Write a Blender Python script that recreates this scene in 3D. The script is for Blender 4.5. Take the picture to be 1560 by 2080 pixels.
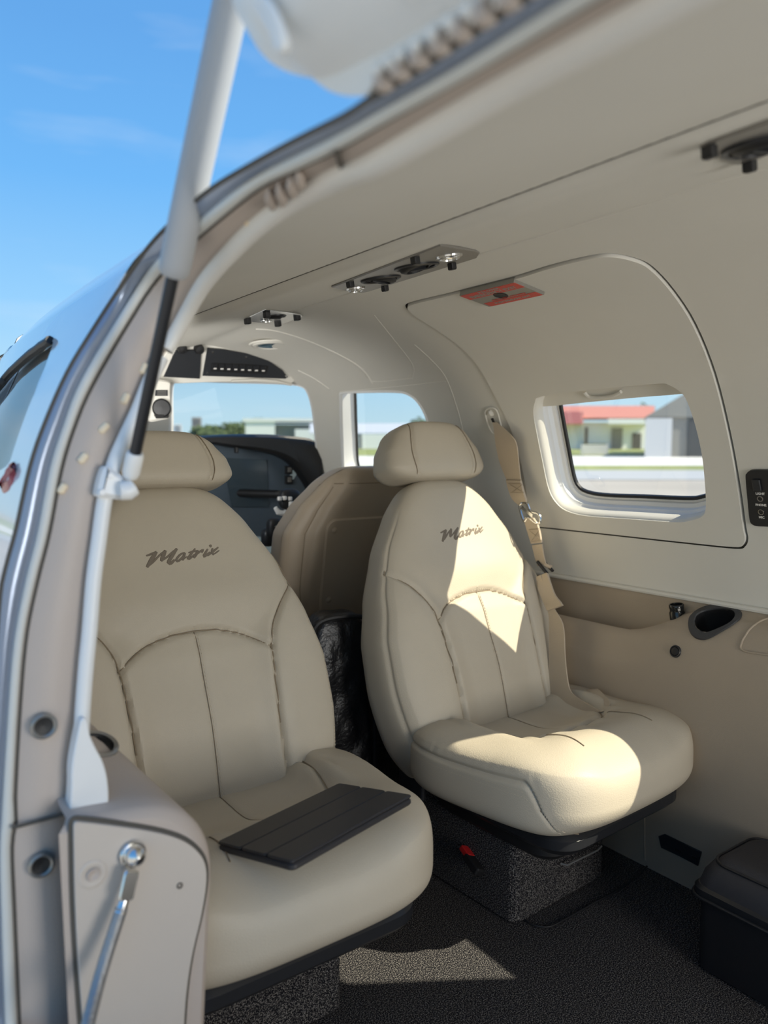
import bpy, bmesh, math, random
from mathutils import Vector, Matrix, noise
from mathutils.bvhtree import BVHTree
from mathutils.geometry import delaunay_2d_cdt
random.seed(7)
for o in list(bpy.data.objects): bpy.data.objects.remove(o)
S = bpy.context.scene
COL = S.collection
V = Vector
# ------------------------------------------------------------------ camera
FPX = 1570.0; YAW = math.radians(35.7); PIT = math.radians(4.44)
CP = V((-.88, 0, .95))
FW = V((math.sin(YAW)*math.cos(PIT), math.cos(YAW)*math.cos(PIT), -math.sin(PIT)))
RT = V((math.cos(YAW), -math.sin(YAW), 0)); UP = RT.cross(FW)
cd = bpy.data.cameras.new('camera'); cam = bpy.data.objects.new('camera', cd); COL.objects.link(cam)
cam.matrix_world = Matrix(((RT.x, UP.x, -FW.x, CP.x), (RT.y, UP.y, -FW.y, CP.y), (RT.z, UP.z, -FW.z, CP.z), (0, 0, 0, 1)))
cd.sensor_fit = 'HORIZONTAL'; cd.sensor_width = 36; cd.lens = 36*FPX/1560
cd.clip_start = .02; cd.clip_end = 3000
cd.dof.use_dof = True; cd.dof.focus_distance = 1.45
cd.dof.aperture_fstop = cd.lens*1e-3/.0085
S.camera = cam
# ------------------------------------------------------------------ sky, sun, exposure
W = bpy.data.worlds.new('sky'); S.world = W; W.use_nodes = True
wn = W.node_tree.nodes; wl = W.node_tree.links; wn.clear()
tc = wn.new('ShaderNodeTexCoord'); sx = wn.new('ShaderNodeSeparateXYZ'); rp = wn.new('ShaderNodeValToRGB')
bg = wn.new('ShaderNodeBackground'); wo = wn.new('ShaderNodeOutputWorld')
wl.new(tc.outputs['Generated'], sx.inputs[0]); wl.new(sx.outputs['Z'], rp.inputs[0])
el = rp.color_ramp.elements
SKY = ((0, (.62, .82, .88)), (.08, (.48, .76, .96)), (.17, (.32, .65, 1.0)), (.31, (.17, .49, .95)), (.45, (.135, .40, .84)), (1, (.10, .30, .72)))
el[0].position = 0; el[0].color = SKY[0][1]+(1,); el[1].position = 1; el[1].color = SKY[-1][1]+(1,)
for p, c in SKY[1:-1]:
    e = el.new(p); e.color = c+(1,)
nz = wn.new('ShaderNodeTexNoise'); nz.inputs['Scale'].default_value = 2.2; nz.inputs['Detail'].default_value = 5
mp = wn.new('ShaderNodeMapping'); mp.inputs['Scale'].default_value = (1, 1, 5)
wl.new(tc.outputs['Generated'], mp.inputs[0]); wl.new(mp.outputs[0], nz.inputs[0])
cr = wn.new('ShaderNodeMapRange'); cr.inputs[1].default_value = .56; cr.inputs[2].default_value = .8; cr.inputs[4].default_value = .35
wl.new(nz.outputs['Fac'], cr.inputs[0])
mx = wn.new('ShaderNodeMixRGB'); mx.inputs[2].default_value = (.85, .92, .97, 1)
wl.new(cr.outputs[0], mx.inputs[0]); wl.new(rp.outputs[0], mx.inputs[1]); wl.new(mx.outputs[0], bg.inputs[0])
bg.inputs['Strength'].default_value = .5
wl.new(bg.outputs[0], wo.inputs[0])
SUNDIR = V((-.78, 1.0, -1.22)).normalized()
sd = bpy.data.lights.new('sun', 'SUN'); sd.energy = 3.8; sd.angle = math.radians(.53); sd.color = (1, .92, .73)
so = bpy.data.objects.new('sun', sd); COL.objects.link(so); so.rotation_euler = SUNDIR.to_track_quat('-Z', 'Y').to_euler()
so.location = (3, -4, 6)
def fill_light(name, loc, to, size, watts):  # unseen area light, added to lift the interior
    l = bpy.data.lights.new(name, 'AREA'); l.shape = 'RECTANGLE'; l.size, l.size_y = size; l.energy = watts; l.color = (1, .985, .95); l.spread = math.radians(110)
    o = bpy.data.objects.new(name, l); COL.objects.link(o); o.location = loc; o.rotation_euler = (V(to)-V(loc)).to_track_quat('-Z', 'Y').to_euler(); return o
fill_light('cockpit_fill', (-.47, 1.72, .98), (.25, 2.5, 1.12), (.3, .25), 1.0)  # added fill for the cockpit, hidden by the jamb, no fixture
fill_light('cabin_fill', (-.02, -1.45, .62), (.05, 1, 1.02), (.8, .7), 4.6)  # added fill behind the camera for seats and ceiling, no fixture
S.view_settings.view_transform = 'Standard'; S.view_settings.look = 'None'
S.view_settings.gamma = 1; S.view_settings.use_curve_mapping = False
S.view_settings.exposure = 1.0

# ------------------------------------------------------------------ rays
def ray(px, py): return FW + RT*((px-780)/FPX) - UP*((py-1040)/FPX)
def onx(p, X): d = ray(*p); return CP + d*((X-CP.x)/d.x)
def ony(p, Y): d = ray(*p); return CP + d*((Y-CP.y)/d.y)
def onz(p, Z): d = ray(*p); return CP + d*((Z-CP.z)/d.z)
def onplane(p, o, n): d = ray(*p); return CP + d*((o-CP).dot(n)/d.dot(n))
def lerp(a, b, t): return a+(b-a)*t
def clamp(x, a=0., b=1.): return max(a, min(b, x))
def smooth(a, b, x): t = clamp((x-a)/(b-a)); return t*t*(3-2*t)
def catmull(pts, n, closed=False):
    out = []; m = len(pts); segs = m if closed else m-1
    for i in range(segs):
        g = lambda k: pts[k % m] if closed else pts[max(0, min(m-1, k))]
        a, b, c, d = g(i-1), g(i), g(i+1), g(i+2)
        for j in range(n):
            t = j/n
            out.append(tuple(.5*(2*b[k]+(c[k]-a[k])*t+(2*a[k]-5*b[k]+4*c[k]-d[k])*t*t+(-a[k]+3*b[k]-3*c[k]+d[k])*t**3) for k in range(len(b))))
    if not closed: out.append(tuple(pts[-1]))
    return out
def soft(pts, it=3):
    """closed outline with its corners cut, never overshooting"""
    P = [tuple(p) for p in pts]
    for _ in range(it):
        Q = []
        for a, b in zip(P, P[1:]+P[:1]): Q += [tuple(.75*x+.25*y for x, y in zip(a, b)), tuple(.25*x+.75*y for x, y in zip(a, b))]
        P = Q
    return P
def resample(pts, n, closed=False):
    P = [V(p) for p in pts]
    if closed: P.append(P[0])
    L = [0]
    for a, b in zip(P, P[1:]): L.append(L[-1]+(b-a).length)
    out = []; k = 0; m = n if closed else n-1
    for i in range(n):
        t = L[-1]*i/m
        while k < len(L)-2 and L[k+1] < t: k += 1
        out.append(P[k].lerp(P[k+1], (t-L[k])/max(1e-9, L[k+1]-L[k])))
    return out
# ------------------------------------------------------------------ materials
def nodes(m): return m.node_tree.nodes, m.node_tree.links
def mat(name, col, rough=.5, metal=0., bump=0., scale=200., var=0., spec=.5, coat=0., kind='noise', sheen=0., vscale=None, col2=None):
    m = bpy.data.materials.new(name); m.use_nodes = True; n, l = nodes(m); b = n['Principled BSDF']
    b.inputs['Base Color'].default_value = tuple(col)+(1,); b.inputs['Roughness'].default_value = rough
    b.inputs['Metallic'].default_value = metal; b.inputs['Specular IOR Level'].default_value = spec
    b.inputs['Coat Weight'].default_value = coat; b.inputs['Sheen Weight'].default_value = sheen
    t = n.new('ShaderNodeTexCoord')
    if bump:
        x = n.new('ShaderNodeTexVoronoi' if kind == 'voronoi' else 'ShaderNodeTexNoise'); x.inputs['Scale'].default_value = scale
        if kind != 'voronoi': x.inputs['Detail'].default_value = 4
        l.new(t.outputs['Object'], x.inputs['Vector'])
        u = n.new('ShaderNodeBump'); u.inputs['Strength'].default_value = bump; u.inputs['Distance'].default_value = .002
        l.new(x.outputs[0], u.inputs['Height']); l.new(u.outputs[0], b.inputs['Normal'])
    if var:
        x = n.new('ShaderNodeTexNoise'); x.inputs['Scale'].default_value = vscale or 6; x.inputs['Detail'].default_value = 5
        l.new(t.outputs['Object'], x.inputs['Vector'])
        r = n.new('ShaderNodeValToRGB'); c2 = col2 or tuple(c*(1-var) for c in col)
        r.color_ramp.elements[0].position = .35; r.color_ramp.elements[1].position = .65
        r.color_ramp.elements[0].color = tuple(c2)+(1,); r.color_ramp.elements[1].color = tuple(col)+(1,)
        l.new(x.outputs[0], r.inputs[0]); l.new(r.outputs[0], b.inputs['Base Color'])
    return m
def glass(name, tint=(.97, .98, .98), gl=.06):
    m = bpy.data.materials.new(name); m.use_nodes = True; n, l = nodes(m); n.clear()
    o = n.new('ShaderNodeOutputMaterial'); a = n.new('ShaderNodeBsdfTransparent'); a.inputs[0].default_value = tint+(1,)
    g = n.new('ShaderNodeBsdfGlossy'); g.inputs['Roughness'].default_value = .01
    w = n.new('ShaderNodeLayerWeight'); p5 = n.new('ShaderNodeMath'); p5.operation = 'POWER'; p5.inputs[1].default_value = 5; l.new(w.outputs['Facing'], p5.inputs[0])
    f = n.new('ShaderNodeMath'); f.operation = 'MULTIPLY_ADD'; f.inputs[1].default_value = .92; f.inputs[2].default_value = gl; l.new(p5.outputs[0], f.inputs[0])
    x = n.new('ShaderNodeMixShader'); l.new(f.outputs[0], x.inputs[0]); l.new(a.outputs[0], x.inputs[1]); l.new(g.outputs[0], x.inputs[2]); l.new(x.outputs[0], o.inputs[0])
    return m
M = dict(
 leather=mat('beige_leather', (.56, .495, .39), .5, spec=.35, bump=.12, scale=420, var=.05, kind='voronoi'),
 seam=mat('crease_shade_thread', (.26, .205, .14), .7),  # thread; on the seats its dark tone paints the crease shadow
 stitch=mat('beige_thread', (.62, .53, .39), .7),
 logo=mat('brown_embroidery', (.20, .165, .125), .7, bump=.4, scale=900),
 liner=mat('cream_headliner', (.74, .715, .645), .62, bump=.06, scale=900, var=.025),
 linerdark=mat('gap_shadow', (.10, .09, .075), .9),
 sidewall=mat('tan_sidewall_leather', (.43, .35, .26), .48, bump=.1, scale=420, kind='voronoi', var=.04),
 jamb=mat('taupe_jamb_leather', (.53, .45, .39), .5, bump=.1, scale=420, kind='voronoi', var=.04),
 jamb2=mat('pale_taupe_panel', (.60, .53, .46), .5, bump=.06, scale=420, kind='voronoi', var=.03),
 white=mat('white_plastic', (.84, .84, .82), .38),
 trim=mat('ivory_trim', (.80, .78, .73), .4),
 paint=mat('white_aircraft_paint', (.78, .79, .80), .12, coat=.6),
 band=mat('painted_metal_sky_tint', (.27, .32, .41), .22, metal=.3),  # painted metal, with the sky's blue reflection put into its colour
 gasket=mat('pale_rubber_gasket', (.66, .66, .62), .45),
 black=mat('black_rubber', (.012, .012, .013), .5),
 blackplastic=mat('black_plastic', (.018, .019, .022), .35),
 panelblack=mat('satin_black_panel', (.02, .022, .026), .45, bump=.1, scale=700),
 screen=mat('dark_instrument_face', (.075, .10, .125), .3),
 chrome=mat('chrome', (.75, .75, .74), .16, metal=1.),
 steel=mat('cable_steel', (.34, .34, .34), .5, metal=.8, bump=.6, scale=300),
 strutgrey=mat('pale_grey_strut', (.40, .41, .42), .45),
 sun_spot=mat('painted_sun_spot', (.86, .72, .52), .6),  # colour of the painted sun spots on the jamb
 brushed=mat('grey_vent_plate', (.30, .285, .26), .36, metal=.55),
 carpet=None, red=mat('red_plastic', (.55, .02, .02), .35), redprint=mat('red_placard_print', (.62, .06, .04), .4),
 placard=mat('brushed_placard', (.34, .33, .30), .4, metal=.6), printwhite=mat('white_print', (.78, .76, .72), .6),
 lens=mat('lamp_lens', (.75, .74, .7), .15), webbing=mat('beige_webbing', (.55, .455, .34), .75, bump=.5, scale=700),
 case=mat('black_case', (.016, .016, .018), .42, bump=.15, scale=500), caselid=mat('charcoal_case_lid', (.035, .033, .036), .6, bump=.3, scale=420),
 tablet=mat('dark_tablet_cover', (.030, .028, .030), .5, bump=.12, scale=800),
 foil=mat('black_crinkled_foil', (.012, .012, .014), .34, bump=1., scale=120, spec=.6),
 bottle=mat('dark_bottle', (.01, .012, .013), .12), grass=mat('dry_grass', (.32, .36, .11), .95, var=.4, vscale=.3),
 apron=mat('tan_apron', (.42, .38, .33), .9, var=.15, vscale=.15), asphalt=mat('grey_asphalt', (.40, .41, .42), .9),
 road=mat('pale_concrete', (.72, .70, .66), .9), roofred=mat('red_roof', (.50, .19, .15), .8), wallw=mat('white_wall', (.88, .88, .86), .8),
 hangar=mat('grey_hangar_sheet', (.20, .205, .20), .6), hangard=mat('dark_hangar_opening', (.06, .065, .07), .8), hangarlt=mat('pale_hangar_door', (.50, .52, .55), .6),
 tree=mat('tree_leaves', (.09, .13, .05), .9, var=.4, vscale=2), pink=mat('faded_red_awning', (.66, .22, .24), .8),
 cabinglass=glass('clear_acrylic'), stripe=mat('red_paint', (.40, .05, .05), .25),
)
def carpetmat():
    m = bpy.data.materials.new('charcoal_carpet'); m.use_nodes = True; n, l = nodes(m); b = n['Principled BSDF']; b.inputs['Roughness'].default_value = 1; b.inputs['Specular IOR Level'].default_value = .1
    t = n.new('ShaderNodeTexCoord'); x = n.new('ShaderNodeTexNoise'); x.inputs['Scale'].default_value = 440; x.inputs['Detail'].default_value = 3
    l.new(t.outputs['Object'], x.inputs['Vector']); r = n.new('ShaderNodeValToRGB')
    r.color_ramp.elements[0].position = .47; r.color_ramp.elements[0].color = (.012, .012, .016, 1); r.color_ramp.elements[1].position = .76; r.color_ramp.elements[1].color = (.42, .39, .36, 1)
    l.new(x.outputs[0], r.inputs[0]); l.new(r.outputs[0], b.inputs['Base Color'])
    u = n.new('ShaderNodeBump'); u.inputs['Strength'].default_value = 1; u.inputs['Distance'].default_value = .004; l.new(x.outputs[0], u.inputs['Height']); l.new(u.outputs[0], b.inputs['Normal'])
    return m
M['carpet'] = carpetmat()
# ------------------------------------------------------------------ object helpers
def tag(o, label=None, cat=None, group=None, kind=None):
    if label: o['label'] = label
    if cat: o['category'] = cat
    if group: o['group'] = group
    if kind: o['kind'] = kind
    return o
def thing(name, loc, label, cat, group=None):
    o = bpy.data.objects.new(name, None); o.empty_display_size = .05; COL.objects.link(o); o.location = loc
    return tag(o, label, cat, group)
def link(name, verts, faces, m, parent=None, sm=True, local=False):
    """one mesh object; verts in world space unless local (then in the parent's space)"""
    me = bpy.data.meshes.new(name)
    me.from_pydata([tuple(v) for v in verts], [], faces); me.update()
    bm = bmesh.new(); bm.from_mesh(me); bmesh.ops.recalc_face_normals(bm, faces=bm.faces); bm.to_mesh(me); bm.free()
    me.materials.append(m if not isinstance(m, str) else M[m])
    if sm:
        for p in me.polygons: p.use_smooth = True
        me.set_sharp_from_angle(angle=math.radians(40))
    o = bpy.data.objects.new(name, me); COL.objects.link(o)
    if parent is not None:
        o.parent = parent
        if not local: o.matrix_parent_inverse = wmat(parent).inverted()
    return o
def wmat(o):
    m = Matrix.LocRotScale(o.location, o.rotation_euler.to_quaternion(), o.scale)
    return wmat(o.parent) @ o.matrix_parent_inverse @ m if o.parent else m
def merge(*parts):
    vs, fs = [], []
    for v, f in parts:
        k = len(vs); vs += list(v); fs += [tuple(i+k for i in q) for q in f]
    return vs, fs
def xf(g, mtx): return [mtx @ V(v) for v in g[0]], g[1]
def frame(o, n, up=V((0, 0, 1))):
    """matrix whose Z is n and whose Y is close to up"""
    z = n.normalized(); x = up.cross(z)
    if x.length < 1e-4: x = V((1, 0, 0)).cross(z)
    x.normalize(); y = z.cross(x)
    return Matrix(((x.x, y.x, z.x, o.x), (x.y, y.y, z.y, o.y), (x.z, y.z, z.z, o.z), (0, 0, 0, 1)))
def axes(o, x, y, z): return Matrix(((x.x, y.x, z.x, o.x), (x.y, y.y, z.y, o.y), (x.z, y.z, z.z, o.z), (0, 0, 0, 1)))
def loft(loops, closed=True, caps=False):
    n = len(loops[0]); vs = [V(p) for L in loops for p in L]; fs = []
    for i in range(len(loops)-1):
        for j in range(n if closed else n-1):
            k = (j+1) % n; fs.append((i*n+j, i*n+k, (i+1)*n+k, (i+1)*n+j))
    if caps:
        fs.append(tuple(range(n))[::-1]); fs.append(tuple((len(loops)-1)*n+j for j in range(n)))
    return vs, fs
def tube(pts, r, n=10, caps=True, flat=1., up=None):
    P = [V(p) for p in pts]; rs = r if isinstance(r, (list, tuple)) else [r]*len(P)
    loops = []; prev = None
    for i, p in enumerate(P):
        t = (P[min(i+1, len(P)-1)]-P[max(i-1, 0)]).normalized()
        if up is not None: a = up - t*up.dot(t)
        elif prev is None: a = t.orthogonal()
        else: a = prev - t*prev.dot(t)
        if a.length < 1e-6: a = t.orthogonal()
        a.normalize(); prev = a; b = t.cross(a)
        loops.append([p + (a*math.cos(2*math.pi*k/n)*flat + b*math.sin(2*math.pi*k/n))*rs[i] for k in range(n)])
    return loft(loops, True, caps)
def disk_ring(prof, n=32, mtx=None):
    """lathe of (radius, height) pairs round local Z"""
    g = loft([[V((max(r, 1e-5)*math.cos(2*math.pi*k/n), max(r, 1e-5)*math.sin(2*math.pi*k/n), h)) for k in range(n)] for r, h in prof])
    return xf(g, mtx) if mtx is not None else g
def rrect(w, h, r, n=6):
    out = []
    for cx, cy, a0 in ((w/2-r, h/2-r, 0), (-w/2+r, h/2-r, 90), (-w/2+r, -h/2+r, 180), (w/2-r, -h/2+r, 270)):
        for k in range(n+1):
            a = math.radians(a0+90*k/n); out.append((cx+r*math.cos(a), cy+r*math.sin(a)))
    return out
def slab(outline, t, bev=.0, mtx=None, z0=0.):
    """2D outline -> bevelled plate in local XY, from z0 to z0+t"""
    P = [V((x, y, 0)) for x, y in outline]; n = len(P); c = sum(P, V())/n
    def inset(d):
        out = []
        for i in range(n):
            a, b, e = P[i-1], P[i], P[(i+1) % n]; t1 = (b-a); t2 = (e-b)
            t1 = t1.normalized() if t1.length > 1e-9 else t2.normalized(); t2 = t2.normalized() if t2.length > 1e-9 else t1
            nn = V((-(t1.y+t2.y), t1.x+t2.x, 0)); nn = nn.normalized() if nn.length > 1e-9 else V()
            out.append(b+nn*d)
        return out
    Z = V((0, 0, 1))
    if bev: loops = [[p+Z*z0 for p in inset(bev)], [p+Z*(z0+bev) for p in P], [p+Z*(z0+t-bev) for p in P], [p+Z*(z0+t) for p in inset(bev)]]
    else: loops = [[p+Z*z0 for p in P], [p+Z*(z0+t) for p in P]]
    g = loft(loops, True, True)
    return xf(g, mtx) if mtx is not None else g
def box(c, s, bev=.004, mtx=None):
    g = slab(rrect(s[0], s[1], min(max(bev*1.5, 1e-4), min(s[0], s[1])*.45), 3), s[2], min(bev, s[2]*.3), Matrix.Translation(V((c[0], c[1], c[2]-s[2]/2))))
    return xf(g, mtx) if mtx is not None else g
def superbox(hx, hy, hz, n=4., N=40, fn=None):
    idx = {}; vs = []; fs = []
    def vid(i, j, k):
        key = (i, j, k)
        if key not in idx:
            p = V((2*i/N-1, 2*j/N-1, 2*k/N-1)); p = V([math.copysign(abs(math.sin(c*math.pi/2))**.9, c) if False else c for c in p])
            r = (abs(p.x)**n+abs(p.y)**n+abs(p.z)**n)**(1/n); q = p/r
            idx[key] = len(vs); vs.append(fn(q) if fn else V((q.x*hx, q.y*hy, q.z*hz)))
        return idx[key]
    for a in range(N):
        for b in range(N):
            for s in (0, N):
                fs.append((vid(s, a, b), vid(s, a+1, b), vid(s, a+1, b+1), vid(s, a, b+1)))
                fs.append((vid(a, s, b), vid(a+1, s, b), vid(a+1, s, b+1), vid(a, s, b+1)))
                fs.append((vid(a, b, s), vid(a+1, b, s), vid(a+1, b+1, s), vid(a, b+1, s)))
    return vs, fs
def ribbon(path, widths, wdirs, t=.0018):
    loops = []
    P = [V(p) for p in path]
    for i, p in enumerate(P):
        tg = (P[min(i+1, len(P)-1)]-P[max(0, i-1)]).normalized(); w = wdirs[i] if isinstance(wdirs, list) else wdirs
        w = (w - tg*w.dot(tg)).normalized(); nn = tg.cross(w); h = (widths[i] if isinstance(widths, list) else widths)/2
        loops.append([p-w*h-nn*t, p+w*h-nn*t, p+w*h+nn*t, p-w*h+nn*t])
    return loft(loops, True, True)
def inpoly(p, poly):
    c = False; j = len(poly)-1
    for i in range(len(poly)):
        a, b = poly[i], poly[j]
        if (a[1] > p[1]) != (b[1] > p[1]) and p[0] < (b[0]-a[0])*(p[1]-a[1])/(b[1]-a[1])+a[0]: c = not c
        j = i
    return c
def cdt(outer, holes=(), res=.02, rows=()):
    """fill a 2D outline with holes: boundary vertices plus a grid inside"""
    loops = [outer]+list(holes); pts = []; edges = []
    for L in loops:
        k = len(pts); pts += [V((p[0], p[1])) for p in L]; edges += [(k+i, k+(i+1) % len(L)) for i in range(len(L))]
    xs = [p[0] for p in outer]; ys = [p[1] for p in outer]; bd = list(pts)
    cell = {}
    for p in bd: cell.setdefault((int(p.x/res), int(p.y/res)), []).append(p)
    x = min(xs)+res*.5
    while x < max(xs):
        y = min(ys)+res*.5
        while y < max(ys):
            q = V((x, y)); near = any((q-r).length < res*.45 for a in (-1, 0, 1) for b in (-1, 0, 1) for r in cell.get((int(x/res)+a, int(y/res)+b), ()))
            if not near and inpoly(q, outer) and not any(inpoly(q, h) for h in holes): pts.append(q)
            y += res
        x += res
    for r in rows:
        x = min(xs)+res*.3
        while x < max(xs):
            q = V((x, r))
            if inpoly(q, outer) and not any(inpoly(q, h) for h in holes): pts.append(q)
            x += res
    v, e, f, *_ = delaunay_2d_cdt(pts, edges, [], 0, 1e-7)
    fs = []
    for t in f:
        c = sum((v[i] for i in t), V((0, 0)))/len(t)
        if inpoly(c, outer) and not any(inpoly(c, h) for h in holes): fs.append(tuple(t))
    return v, fs
def solid(verts, faces, normals, t):
    """give an open sheet thickness t against its normals"""
    n = len(verts); vs = list(verts)+[v-nn*t for v, nn in zip(verts, normals)]; fs = list(faces)+[tuple(i+n for i in f[::-1]) for f in faces]
    cnt = {}
    for f in faces:
        for a, b in zip(f, f[1:]+f[:1]): cnt[(a, b)] = 1
    for (a, b) in cnt:
        if (b, a) not in cnt: fs.append((a, a+n, b+n, b))
    return vs, fs
# ------------------------------------------------------------------ cabin section (inside liner): right floor -> over the ceiling -> left
ZC = .80
SEC = catmull([(.600, -.02), (.632, .20), (.640, .42), (.636, .62), (.622, .72), (.597, .82), (.550, .94), (.485, 1.05), (.405, 1.145), (.285, 1.225), (.150, 1.262), (.03, 1.276),
               (-.012, 1.270), (-.05, 1.264), (-.10, 1.257), (-.155, 1.246), (-.182, 1.240), (-.197, 1.2405), (-.205, 1.2475), (-.210, 1.2515), (-.218, 1.2475), (-.24, 1.242), (-.38, 1.206), (-.53, 1.170), (-.565, 1.10), (-.603, 1.02), (-.644, .90), (-.668, .78), (-.675, .6), (-.66, .3), (-.62, -.02)], 8)
SL = [0]
for a, b in zip(SEC, SEC[1:]): SL.append(SL[-1]+math.hypot(b[0]-a[0], b[1]-a[1]))
STOT = SL[-1]
def kY(Y):
    if Y < 1.6: return 1.
    t = clamp((Y-1.6)/1.5, 0, .9995); return (1-t**2.4)**(1/2.4)
def secpt(s):
    s = clamp(s, 0, STOT-1e-6); lo, hi = 0, len(SL)-1
    while hi-lo > 1:
        m = (lo+hi)//2
        if SL[m] <= s: lo = m
        else: hi = m
    t = (s-SL[lo])/(SL[lo+1]-SL[lo]); a, b = SEC[lo], SEC[lo+1]
    return a[0]+(b[0]-a[0])*t, a[1]+(b[1]-a[1])*t
def shell(Y, s, off=0.):
    """point of the liner, off = metres outwards"""
    x, z = secpt(s); x1, z1 = secpt(s-.01); x2, z2 = secpt(s+.01); nx, nz_ = (z2-z1), -(x2-x1); L = math.hypot(nx, nz_); nx /= L; nz_ /= L
    k = kY(Y); return V(((x+nx*off)*k, Y, ZC+(z+nz_*off-ZC)*k))
def nearest_s(x, z):
    best = (9, 0)
    for i in range(len(SEC)-1):
        a, b = V(SEC[i]), V(SEC[i+1]); d = b-a; t = clamp((V((x, z))-a).dot(d)/d.length_squared); q = a+d*t
        best = min(best, ((q-V((x, z))).length, SL[i]+(SL[i+1]-SL[i])*t))
    return best[1]
def insec(P):
    k = kY(P.y); return inpoly((P.x/k, ZC+(P.z-ZC)/k), SEC)
def onsec(px, py):
    """(Y, s) where the line of sight leaves the cabin"""
    d = ray(px, py); d.normalize(); t = .22; was = False
    while t < 4.5:
        P = CP+d*t; i = insec(P) if P.y < 3.095 else False
        if i: was = True
        elif was: break
        t += .02
    lo, hi = t-.02, t
    for _ in range(24):
        m = (lo+hi)/2
        if insec(CP+d*m): lo = m
        else: hi = m
    P = CP+d*lo; k = kY(P.y)
    return P.y, nearest_s(P.x/k, ZC+(P.z-ZC)/k)
def smoothpx(pts, n=6, closed=True): return catmull(pts, n, closed)
def secpoly(px, n=6, closed=True): return [onsec(*p) for p in smoothpx(px, n, closed)]
def patch(name, outer, holes, m, parent=None, off=0., res=.02, t=0., bulge=None, rows=()):
    v, f = cdt(outer, holes, res, rows)
    P = [shell(q.x, q.y, off+(bulge(q) if bulge else 0)) for q in v]
    if t:
        nn = [(shell(q.x, q.y, off-.01)-shell(q.x, q.y, off)).normalized() for q in v]
        P, f = solid(P, f, nn, t)
    return link(name, P, f, m, parent)
def bead(name, pxs, r, m, parent=None, off=0., n=4):
    return link(name, *tube([shell(*onsec(*p), off) for p in smoothpx(pxs, n, False)], r, 8), m, parent)
def scale2(poly, d):
    """grow a closed 2D outline by d"""
    P = [V(p) for p in poly]; n = len(P); ar = sum(P[i].x*P[(i+1) % n].y-P[(i+1) % n].x*P[i].y for i in range(n)); sg = 1 if ar > 0 else -1; out = []
    for i in range(n):
        t = (P[(i+1) % n]-P[i-1])
        if t.length < 1e-9: out.append(tuple(P[i])); continue
        t.normalize(); out.append((P[i].x+t.y*d*sg, P[i].y-t.x*d*sg))
    return out
# =================================================================== STRUCTURE: liner, walls, floor
def dens(poly, res=.03, closed=True):
    out = []
    for a, b in zip(poly, poly[1:]+(poly[:1] if closed else [])):
        n = max(1, int(math.hypot(b[0]-a[0], b[1]-a[1])/res))
        out += [(a[0]+(b[0]-a[0])*i/n, a[1]+(b[1]-a[1])*i/n) for i in range(n)]
    return out
YB = .86
def jambcurve(px, X): # front edge of the door opening in the plane Y=YB, then aft along the header at constant X
    out = []; switched = False
    for p in px:
        q = ony(p, YB)
        if switched or (q.x > X and p[1] < 900): switched = True; q = onx(p, X)
        out.append(tuple(q))
    return out
XH3, XH2, XH1, XH0 = -.548, -.585, -.592, -.602
C3px = [(165, 2090), (150, 1851), (146, 1676), (150, 1560), (158, 1464), (168, 1350), (187, 1180), (200, 1097), (213, 1013), (233, 940), (253, 897), (280, 840), (305, 780), (330, 725), (350, 690), (380, 635), (415, 575), (465, 515), (525, 455), (600, 400), (695, 350), (780, 315), (1030, 165), (1300, 18)]
C2px = [(34, 2090), (24, 1851), (19, 1717), (29, 1660), (26, 1616), (37, 1414), (50, 1280), (73, 1173), (97, 1080), (122, 950), (148, 865), (179, 790), (240, 684), (303, 585), (352, 523), (417, 465), (522, 380), (600, 340), (685, 299), (780, 243), (935, 155), (1130, 40)]
C1px = [(10, 2090), (2, 1851), (0, 1717), (4, 1640), (4, 1622), (20, 1380), (31, 1280), (52, 1173), (75, 1080), (100, 950), (128, 862), (159, 780), (222, 672), (286, 572), (337, 512), (402, 452), (508, 368), (590, 325), (672, 284), (775, 226), (928, 140), (1110, 25)]
C0px = [(-12, 2090), (-14, 1851), (-15, 1640), (-12, 1400), (0, 1213), (13, 1147), (33, 1073), (57, 963), (83, 880), (133, 763), (182, 680), (240, 590), (295, 510), (345, 455), (420, 390), (500, 340), (600, 285), (700, 235), (750, 202), (780, 187), (880, 125), (1030, 25)]
YEND = -.42
def tail(c): # carry the header straight aft past the camera, then down the rear edge of the opening
    a, b = V(c[-4]), V(c[-1]); x, z = (a.x+b.x)/2, (a.z+b.z)/2
    return c + [(x, .12, z), (x, -.15, z), (x, YEND+.1, z)]
def jc(px, X): return catmull(tail(jambcurve(px, X)), 5)
C3, C2, C1, C0 = (resample(jc(p, x), 150) for p, x in ((C3px, XH3), (C2px, XH2), (C1px, XH1), (C0px, XH0)))

sC = nearest_s(.636, .628)
sL = nearest_s(-.675, .60)
door_edge = [(p.y, nearest_s(p.x, p.z)) for p in C3 if p.z > .62]
liner_outline = dens([(-1.6, sC), (3.096, sC), (3.096, sL), (door_edge[0][0], sL)], .03, False) + door_edge + dens([door_edge[-1], (YEND, door_edge[-1][1]), (YEND, sL), (-1.6, sL), (-1.6, sC)], .03, False)[1:]
HATCH = [(828, 622), (845, 613), (900, 600), (960, 585), (1050, 562), (1120, 540), (1195, 522), (1240, 517), (1285, 525), (1320, 542), (1365, 590), (1410, 660), (1450, 760), (1480, 880), (1500, 990), (1511, 1070), (1515, 1092), (1510, 1106), (1493, 1110), (1400, 1101), (1250, 1085), (1120, 1071), (1084, 1067), (1078, 1050), (1072, 1005), (1061, 943), (1040, 871), (1008, 803), (972, 740), (940, 705), (912, 683), (870, 655), (845, 640)]
hatch = secpoly(HATCH, 4)
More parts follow.
